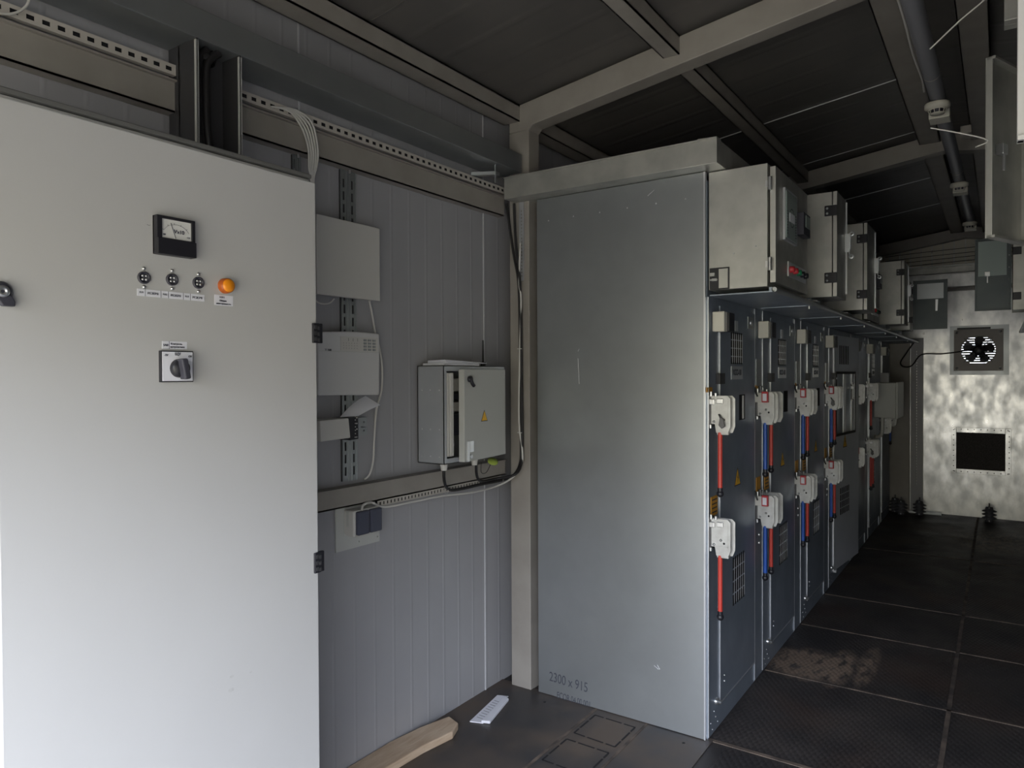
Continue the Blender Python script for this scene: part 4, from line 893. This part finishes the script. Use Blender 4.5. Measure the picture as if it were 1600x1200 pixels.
# ---- narrow cabinets with black hinges
def narrow_box(ya, yb, xf, z0, z1, label, openang=None, xback=None, sgn=1, group='small instrument cabinets above the switchgear', latch='rings', strip_l=0.016):
    """sgn=+1 faces +X (left row); sgn=-1 faces -X (right row)"""
    xb = SX+0.004 if xback is None else xback
    t = thing('instrument_cabinet', label, 'electrical cabinet', ((xb+xf)/2, (ya+yb)/2, z0), group)
    def X(d): return xf+sgn*d          # d outwards from the door face
    part('body', MB().box(xb, X(-0.022), ya, yb, z0, z1), 'zinc', t, 0.002)
    if openang is None:
        d = part('door', MB().box(X(-0.018), X(0), ya, yb, z0, z1), 'zinc', t, 0.001)
        if latch:
            yl = yb-0.02; zc = (z0+z1)/2+0.02
            part('latch', MB().box(X(0), X(0.022), yl-0.008, yl+0.004, zc-0.03, zc+0.06).cyl((X(0.022), yl, zc-0.02), (X(0.022), yl, zc+0.045), 0.006, n=10).lathe([(0.006, -0.003), (0.013, -0.003), (0.013, 0.003), (0.006, 0.003), (0.006, -0.003)], (X(0.03), yl, zc+0.058), (0, 1, 0), n=16).lathe([(0.006, -0.003), (0.012, -0.003), (0.012, 0.003), (0.006, 0.003), (0.006, -0.003)], (X(0.028), yl, zc-0.055), (0, 1, 0), n=16).tube([(X(0.015), yl, zc-0.02), (X(0.02), yl, zc-0.045)], 0.003), 'edge', d, label='bright swing latch with ring ends')
        part('edge_line', MB().box(X(0), X(0.006), yb-0.006, yb, z0+0.03, z1-0.01), 'edge', d)
    else:
        w = openang[0]
        hx, hy = X(0.004), ya-0.004
        def fo(a, b, n): return (hx+sgn*a*openang[1][0]-n*0, hy+a*openang[1][1]-n, b)
        d = part('door', MB().prism([(0, z0), (w, z0), (w, z1), (0, z1)], fo, 0, 0.004).prism([(0, z0), (0.012, z0), (0.012, z1), (0, z1)], fo, 0.004, 0.018).prism([(w-0.006, z0), (w, z0), (w, z1), (w-0.006, z1)], fo, 0.004, 0.018), 'doordark', t, 0.0, 'opened door seen from inside')
        part('door_window', MB().prism([(0.03, z0+0.27), (w-0.03, z0+0.27), (w-0.03, z1-0.03), (0.03, z1-0.03)], fo, 0.004, 0.007), 'screen' if openang[2] == 'instrument' else 'zincpanel', d)
        part('latch', MB().prism([(w-0.09, z0+0.16), (w-0.075, z0+0.16), (w-0.07, z0+0.26), (w-0.09, z0+0.26)], fo, 0.006, 0.02), 'edge', d)
    for zc in (z0+0.09, z1-0.09):
        h = part('hinge', MB().fbox(FY(ya), min(X(-0.055), X(0.0)), max(X(-0.055), X(0.0)), zc-0.025, zc+0.025, 0.0, 0.006), 'black', t, 0.003, 'black hinge plate')
        part('hinge_screw', MB().lathe([(0.0001, 0.003), (0.005, 0.002), (0.006, 0)], (X(-0.043), ya-0.006, zc+0.012), (0, -1, 0), n=10).lathe([(0.0001, 0.003), (0.005, 0.002), (0.006, 0)], (X(-0.043), ya-0.006, zc-0.012), (0, -1, 0), n=10), 'steel', h)
    return t
narrow_box(3.68, 3.92, -0.642, 1.856, 2.355, 'narrow pale metal cabinet directly beyond the wide relay box')
narrow_box(4.556, 4.86, -0.634, 1.856, 2.356, 'narrow metal cabinet between the first narrow one and the far wide box')
narrow_box(6.42, 6.70, -0.628, 1.878, 2.378, 'stained narrow metal cabinet just before the one with its door open')
narrow_box(7.32, 7.60, -0.648, 1.876, 2.310, 'farthest left narrow cabinet with dark door swung open', openang=(0.262, (1.0, 0.0), 'plain'))
# support brackets from cabinets to the ledge
for y0_, y1_, zb, wh in ((3.68, 3.92, 1.856, 'first narrow cabinet beyond the wide relay box'), (4.556, 4.86, 1.856, 'second narrow cabinet before the far wide box'), (6.42, 6.70, 1.878, 'stained narrow cabinet'), (7.32, 7.60, 1.876, 'farthest cabinet with its door open')):
    solo('cabinet_base', MB().box(SX+0.01, -0.76, y0_+0.01, y1_-0.01, 1.8085, zb), 'slate', 'dark base on the ledge under the '+wh, 'base', 'dark bases under the narrow cabinets')
# small grey enclosure on the far cells with conduit
ge = thing('enclosure', 'light grey enclosure with flexible conduit mounted on the far switchgear cells', 'electrical box', (-0.87, 7.6, 1.08))
part('body', MB().box(SX+0.006, -0.79, 7.40, 7.85, 1.075, 1.398), 'greybox', ge, 0.003)
part('cover', MB().box(-0.787, -0.77, 7.38, 7.86, 1.07, 1.405), 'greybox', ge, 0.003)
part('top_bracket', MB().box(SX+0.05, SX+0.12, 7.45, 7.5, 1.40, 1.49), 'darksteel', ge)
part('conduit', MB().tube([(-0.90, 7.42, 1.075), (-0.90, 7.41, 1.00), (-0.905, 7.40, 0.93), (-0.93, 7.38, 0.90), (-0.96, 7.36, 0.90)], 0.017), 'plastic', ge)
# insulators on the floor along the back
def insulator(x, y, label):
    t = thing('post_insulator', label, 'insulator', (x, y, 0), 'post insulators by the back wall')
    prof = [(0.0001, 0), (0.035, 0), (0.036, 0.02), (0.030, 0.025)]
    for i in range(3): z = 0.032+0.034*i; prof += [(0.034, z), (0.062, z+0.004), (0.064, z+0.010), (0.036, z+0.022)]
    prof += [(0.034, 0.135), (0.030, 0.15), (0.0001, 0.152)]
    part('body', MB().lathe(prof, (x, y, 0.0), n=24), 'insulator', t)
    part('stud', MB().cyl((x, y, 0.15), (x, y, 0.185), 0.006, n=8), 'darksteel', t)
    for zz_ in (0.143, 0.012): part('bolt', MB().ball((x, y-0.034, zz_), 0.008, 8), 'steel', t)
insulator(-0.084, 8.56, 'dark ribbed insulator standing alone near the centre of the back wall')
insulator(-0.693, 8.58, 'dark ribbed insulator in front of the grey corner channel')
insulator(-0.855, 8.50, 'dark ribbed insulator in front of the pale corner column')
insulator(-0.925, 8.63, 'dark ribbed insulator farthest left, half hidden behind another')
solo('metal_offcut', MB().box(-0.80, -0.50, 8.665, 8.70, 0.0, 0.022), 'zincpanel', 'narrow pale metal strip on the floor at the foot of the back wall', 'strip')

# ================================================================== BACK WALL: fan, intake grille, plate
yb = YB-0.0015
fan = thing('wall_fan', 'square dark exhaust fan set in the back wall with daylight behind blades', 'fan', (fc.x, yb-0.02, fc.z-0.24))
fw = 0.255
def disc_plate(fr, cx, cz, hw, R, n0, n1, n=32):
    mb = MB(); vs = []; out = []
    for i in range(n):
        t = 2*math.pi*i/n; c_, s_ = math.cos(t), math.sin(t); q = hw/max(abs(c_), abs(s_)); vs.append((cx+R*c_, cz+R*s_)); out.append((cx+q*c_, cz+q*s_))
    V = [fr(a, b, n0) for a, b in vs]+[fr(a, b, n0) for a, b in out]+[fr(a, b, n1) for a, b in vs]+[fr(a, b, n1) for a, b in out]; F_ = []
    for i in range(n):
        j = (i+1) % n; F_ += [(i, j, n+j, n+i), (2*n+i, 3*n+i, 3*n+j, 2*n+j), (i, 2*n+i, 2*n+j, j), (n+i, n+j, 3*n+j, 3*n+i)]
    mb.add(V, F_); return mb
fb = FY(yb)
part('mounting_plate', MB().grid(fb, fc.x-fw, fc.x+fw, fc.z-fw, fc.z+fw, [(fc.x-0.18, fc.x+0.18, fc.z-0.18, fc.z+0.18)], 0, 0.004), 'zincpanel', fan)
part('front_plate', disc_plate(fb, fc.x-0.005, fc.z, 0.213, 0.150, 0.005, 0.012), 'brushdark', fan)
part('shroud', MB().lathe([(0.150, 0.004), (0.1505, -0.06), (0.152, -0.095)], (fc.x-0.005, yb, fc.z), (0, -1, 0)), 'darksteel', fan)
for s, u in ((-1, -1), (-1, 1), (1, -1), (1, 1)):
    part('bolt', MB().lathe([(0.011, 0.012), (0.011, 0.016), (0.0001, 0.018)], (fc.x-0.005+s*0.185, yb, fc.z+u*0.185), (0, -1, 0), n=14), 'edge', fan)
    part('guard_arm', MB().tube([(fc.x-0.005+s*0.03, yb-0.004, fc.z+u*0.03), (fc.x-0.005+s*0.124, yb-0.014, fc.z+u*0.124)], 0.0035, n=6, sub=1), 'darksteel', fan)
hub = part('hub', MB().lathe([(0.045, -0.03), (0.045, 0.0), (0.03, 0.008), (0.0001, 0.01)], (fc.x-0.005, yb, fc.z), (0, -1, 0)), 'black', fan)
for i in range(5):
    t = math.radians(84+72*i); mb = MB(); cx_, cz_ = fc.x-0.005, fc.z
    def q(r, a): return (cx_+r*math.cos(t+a), cz_+r*math.sin(t+a))
    pts = [q(0.03, -0.9), q(0.06, -0.45), q(0.09, -0.36), q(0.128, -0.42), q(0.139, -0.16), q(0.139, 0.14), q(0.128, 0.38), q(0.09, 0.46), q(0.06, 0.62), q(0.04, 1.0)]
    mb.prism(pts, lambda a, b, n: (a, yb+0.015-n+0.02*math.sin(math.atan2(b-cz_, a-cx_)-t), b), 0, 0.003)
    part('blade', mb, 'black', fan, label='black fan blade')
mb = MB()
for i in range(13): mb.box(fc.x-0.155, fc.x+0.15, yb+0.060, yb+0.082, fc.z-0.152+0.0235*i, fc.z-0.1302+0.0235*i)
part('louvre', mb, 'greybox', fan, label='horizontal louvre slats')
part('terminal_strip', MB().box(fc.x-0.19, fc.x+0.10, yb-0.035, yb-0.012, fc.z+0.214, fc.z+0.232), 'black', fan)
vg = thing('intake_grille', 'square dark mesh intake grille with riveted frame low on the back wall', 'grille', ((v0.x+v1.x)/2, yb, v1.z-0.04))
g0, g1 = P(1487, 667, 'Y', YB), P(1580, 745, 'Y', YB)
part('frame', MB().grid(fb, g0.x, g1.x, g1.z+0.005, g0.z, [(v0.x+0.008, v1.x-0.008, v1.z+0.01, v0.z-0.008)], 0, 0.008), 'stained', vg, 0.002)
for i in range(9):
    u = (i+0.5)/9
    for zz_ in (g0.z-0.02, g1.z+0.025): part('rivet', MB().lathe([(0.0001, 0.002), (0.005, 0.0015), (0.0055, 0)], (g0.x+(g1.x-g0.x)*u, yb-0.008, zz_), (0, -1, 0), n=8), 'darksteel', vg)
    for xx in (g0.x+0.018, g1.x-0.018): part('rivet', MB().lathe([(0.0001, 0.002), (0.005, 0.0015), (0.0055, 0)], (xx, yb-0.008, g1.z+(g0.z-g1.z)*u), (0, -1, 0), n=8), 'darksteel', vg)
mb = MB()
for i in range(26): mb.box(v0.x, v1.x, yb+0.012, yb+0.016, v1.z+(v0.z-v1.z)*i/25-0.0015, v1.z+(v0.z-v1.z)*i/25+0.0015)
for i in range(26): mb.box(v0.x+(v1.x-v0.x)*i/25-0.0015, v0.x+(v1.x-v0.x)*i/25+0.0015, yb+0.010, yb+0.013, v1.z, v0.z)
part('wire_mesh', mb, 'mesh', vg)
part('filter', MB().box(v0.x+0.001, v1.x-0.001, yb+0.02, yb+0.06, v1.z+0.001, v0.z-0.001), 'mesh', vg)
# fan supply cable
fcab = thing('fan_cable', 'dark cable looping from under the ledge across to the wall fan', 'cable', (-0.6, 8.6, 1.7))
part('cable', MB().tube([P(1428, 535, 'Y', 8.5), P(1416, 552, 'Y', 8.5), P(1407, 566, 'Y', 8.55), P(1412, 573, 'Y', 8.6), P(1425, 571, 'Y', 8.65), P(1440, 554, 'Y', 8.70), P(1470, 553, 'Y', 8.72), P(1496, 550, 'Y', 8.74), P(1512, 547, 'Y', 8.745)], 0.007), 'rubber', fcab)
# wires under the gable
for i, dy in enumerate((0, 7, 13, 19)):
    a, b = P(1383, 402+dy, 'Y', 8.60), P(1540, 381+dy*1.05, 'Y', 8.60)
    solo('overhead_wire', MB().tube([a, (a+b)/2+Vector((0, 0, -0.005)), b+Vector((0.9, 0, 0))], 0.003), 'rubber', 'dark wire stretched under the far gable beside the back girt', 'cable', 'parallel wires under the far gable')
solo('back_duct', MB().box(-0.82, 0.9, 8.60, 8.72, 2.37, 2.50), 'stained', 'stained galvanised duct running across high on the back wall', 'duct', bevel=0.002)

# ================================================================== CEILING: conduit pipe with detectors
pip = thing('ceiling_pipe', 'grey plastic pipe running along under the ridge of the roof', 'pipe', (-0.23, 4.5, 2.75))
def pp_(y): return Vector((-0.252+0.010*(y-2.7), y, 2.752))
part('tube', MB().cyl(pp_(1.2), pp_(7.3), 0.032, n=24), 'pipe', pip)
for y in (3.50, 4.02, 5.25, 5.72, 6.75):
    part('clamp_ring', MB().lathe([(0.0335, -0.004), (0.0345, 0), (0.0335, 0.004)], pp_(y), (0, 1, 0)), 'detector', pip)
part('side_cable', MB().tube([pp_(2.5)+Vector((-0.04, 0, 0)), pp_(2.9)+Vector((-0.036, 0, -0.01)), pp_(3.2)+Vector((-0.04, 0, -0.015)), pp_(3.5)+Vector((-0.036, 0, -0.01)), pp_(3.65)+Vector((-0.04, 0, -0.02))], 0.004), 'cable_white', pip)
part('hanger', MB().box(-0.18, -0.13, 4.50, 4.62, 2.76, 2.80), 'beam', pip)
for px, py, s, lab in ((1463, 150, 1, 'nearest to the camera'), (1498, 277, 1, 'in the middle'), (1517, 341, 1, 'farthest along the pipe')):
    yy = {1463: 3.80, 1498: 5.48, 1517: 6.95}[px]; c = pp_(yy)-Vector((0, 0, 0.034))
    t = thing('smoke_detector', 'round cream smoke detector under the grey ceiling pipe, '+lab, 'smoke detector', (c.x, c.y, c.z-0.06), 'smoke detectors on the ceiling pipe')
    part('base', MB().lathe([(0.0001, 0.0), (0.050, 0.0), (0.052, -0.004), (0.052, -0.020), (0.040, -0.028)], c), 'detector', t)
    part('chamber', MB().lathe([(0.038, -0.028), (0.036, -0.032)], c).lathe([(0.0001, -0.050), (0.026, -0.049), (0.030, -0.045)], c), 'detector', t)
    mb = MB()
    for i in range(10):
        u = 2*math.pi*i/10; mb.tube([c+Vector((0.036*math.cos(u), 0.036*math.sin(u), -0.029)), c+Vector((0.029*math.cos(u), 0.029*math.sin(u), -0.047))], 0.0022, n=5, sub=1)
    part('cage', mb, 'detector', t)
    part('sensor', MB().lathe([(0.024, -0.028), (0.022, -0.045)], c), 'darkgrey', t)
    part('mounting_box', MB().box(c.x-0.04, c.x+0.045, c.y+0.07, c.y+0.17, c.z-0.045, c.z-0.0), 'detector', t, 0.003)

# ================================================================== RIGHT ROW (mostly out of frame): cells, boxes, doors
RX = 0.40
for i, (ya, yb_) in enumerate(((1.25, 2.05), (2.055, 2.88), (2.885, 3.70), (3.705, 4.52), (4.525, 5.34), (5.345, 6.16), (6.165, 6.98))):
    lab = ['nearest cell in the right row beside the doorway', 'second cell of the right row', 'third cell of the right row', 'fourth cell of the right row', 'fifth cell of the right row', 'sixth cell of the right row', 'last cell of the right row toward the back wall'][i]
    c = thing('switchgear_cell', 'dark galvanised switchgear cell, '+lab, 'switchgear cell', (0.85, (ya+yb_)/2, 0), 'switchgear cells in the right row')
    part('body', MB().box(RX, 1.28, ya, yb_, 0, 2.27), 'slate', c, 0.002)
    part('door', MB().box(RX-0.006, RX-0.001, ya+0.12, yb_-0.03, 0.10, 1.77), 'slate', c)
lg = thing('front_ledge', 'dark sheet ledge projecting along the right switchgear row', 'ledge', (0.26, 4.1, 1.80))
part('tray', MB().box(0.13, RX-0.008, 1.25, 6.98, 1.803, 1.808), 'slate', lg)
part('front_rail', MB().cyl((0.131, 1.25, 1.812), (0.131, 6.98, 1.812), 0.009, n=12), 'zincpanel', lg)
def right_cab(ya, yb_, z0, z1, label, leaf, matn, xf=0.062):
    t = thing('instrument_cabinet', label, 'electrical cabinet', (0.24, (ya+yb_)/2, z0), 'small cabinets above the right switchgear row')
    part('body', MB().box(xf+0.004, RX-0.004, ya, yb_, z0, z1).box(0.15, RX-0.012, ya+0.01, yb_-0.01, 1.8085, z0), 'zinc', t, 0.002)
    (hx, hy), (ex, ey) = leaf
    d0 = Vector((ex-hx, ey-hy, 0)); w = d0.length; u = d0.normalized(); nrm = Vector((-u.y, u.x, 0))
    if nrm.y > 0: nrm = -nrm
    def fl(a, b, n): v = Vector((hx, hy, 0))+u*a+nrm*n; return (v.x, v.y, b)
    d = part('door', MB().fbox(fl, 0, w, z0, z1, -0.003, 0).fbox(fl, 0, w, z0, z0+0.008, 0, 0.022).fbox(fl, 0, w, z1-0.008, z1, 0, 0.022).fbox(fl, w-0.010, w, z0, z1, 0, 0.015).fbox(fl, 0, 0.008, z0, z1, 0, 0.022), matn, t, 0.001, 'open door leaf')
    zm = (z0+z1)/2
    part('latch', MB().fbox(fl, w-0.085, w-0.055, zm-0.01, zm+0.02, 0, 0.02).fbox(fl, w-0.075, w-0.066, zm-0.055, zm-0.01, 0.012, 0.018), 'steel', d, 0.002)
    mb = MB()
    for i in range(6): p_ = fl(0.012, z0+0.04+(z1-z0-0.08)*i/5, 0.022); mb.ball(p_, 0.004, 8)
    part('rivet', mb, 'steel', d)
    for zc in (z0+0.09, z1-0.09):
        part('hinge', MB().fbox(FY(ya), xf+0.004, xf+0.050, zc-0.025, zc+0.025, 0, 0.006), 'black', t, 0.002, 'black hinge plate')
    return t, d, fl, w
t, d, fl, w = right_cab(5.72, 6.0, 1.90, 2.375, 'far right cabinet whose dark door with a window hangs open across the aisle', ((0.058, 5.70), (-0.142, 5.70)), 'doordark')
part('door_window', MB().fbox(fl, 0.025, w-0.018, 2.13, 2.36, 0, 0.004), 'screen', d, label='small glazed window')
right_cab(2.62, 2.90, 1.864, 2.364, 'right cabinet with a galvanised door swung open toward the aisle', ((0.052, 2.60), (-0.034, 2.392)), 'zinc')
right_cab(1.46, 1.74, 1.864, 2.364, 'nearest right cabinet with a bright open door cut by the frame edge', ((0.27, 1.44), (0.021, 1.435)), 'white', xf=0.28)  # leaf coloured white to paint in the daylight on its sheet metal
# hanging bracket and loose ties near the ceiling
solo('hanging_bracket', MB().box(0.005, 0.035, 2.19, 2.22, 2.36, 2.9).box(0.005, 0.035, 2.16, 2.19, 2.36, 2.366), 'zinc', 'short galvanised hanger bracket dropping from the roof at the upper right', 'bracket', bevel=0.001)
solo('cable_tie', MB().tube([P(1453, 77, 'Y', 2.2), P(1500, 32, 'Y', 2.2), P(1540, -2, 'Y', 2.2), P(1560, -30, 'Y', 2.2)], 0.0022, n=6), 'plastic', 'long white tie end sticking out near the upper right corner', 'cable tie')
solo('cable_tie', MB().tube([P(1454, 200, 'Y', 2.39), P(1500, 208, 'Y', 2.39), P(1543, 219, 'Y', 2.39), P(1524, 230, 'Y', 2.39)], 0.0019, n=6), 'plastic', 'loose white tie end beside the open galvanised cabinet door', 'cable tie')
# flat bracket between duct and hood
solo('flat_bracket', MB().hexa([(-1.96, 2.55, 2.383), (-1.86, 2.60, 2.383), (-1.86, 2.63, 2.383), (-1.96, 2.58, 2.383)], [(-1.96, 2.55, 2.398), (-1.86, 2.60, 2.398), (-1.86, 2.63, 2.398), (-1.96, 2.58, 2.398)]).cyl((-1.87, 2.61, 2.35), (-1.87, 2.61, 2.43), 0.004, n=8), 'zincpanel', 'small flat bracket hanging under the duct next to the hood', 'bracket')
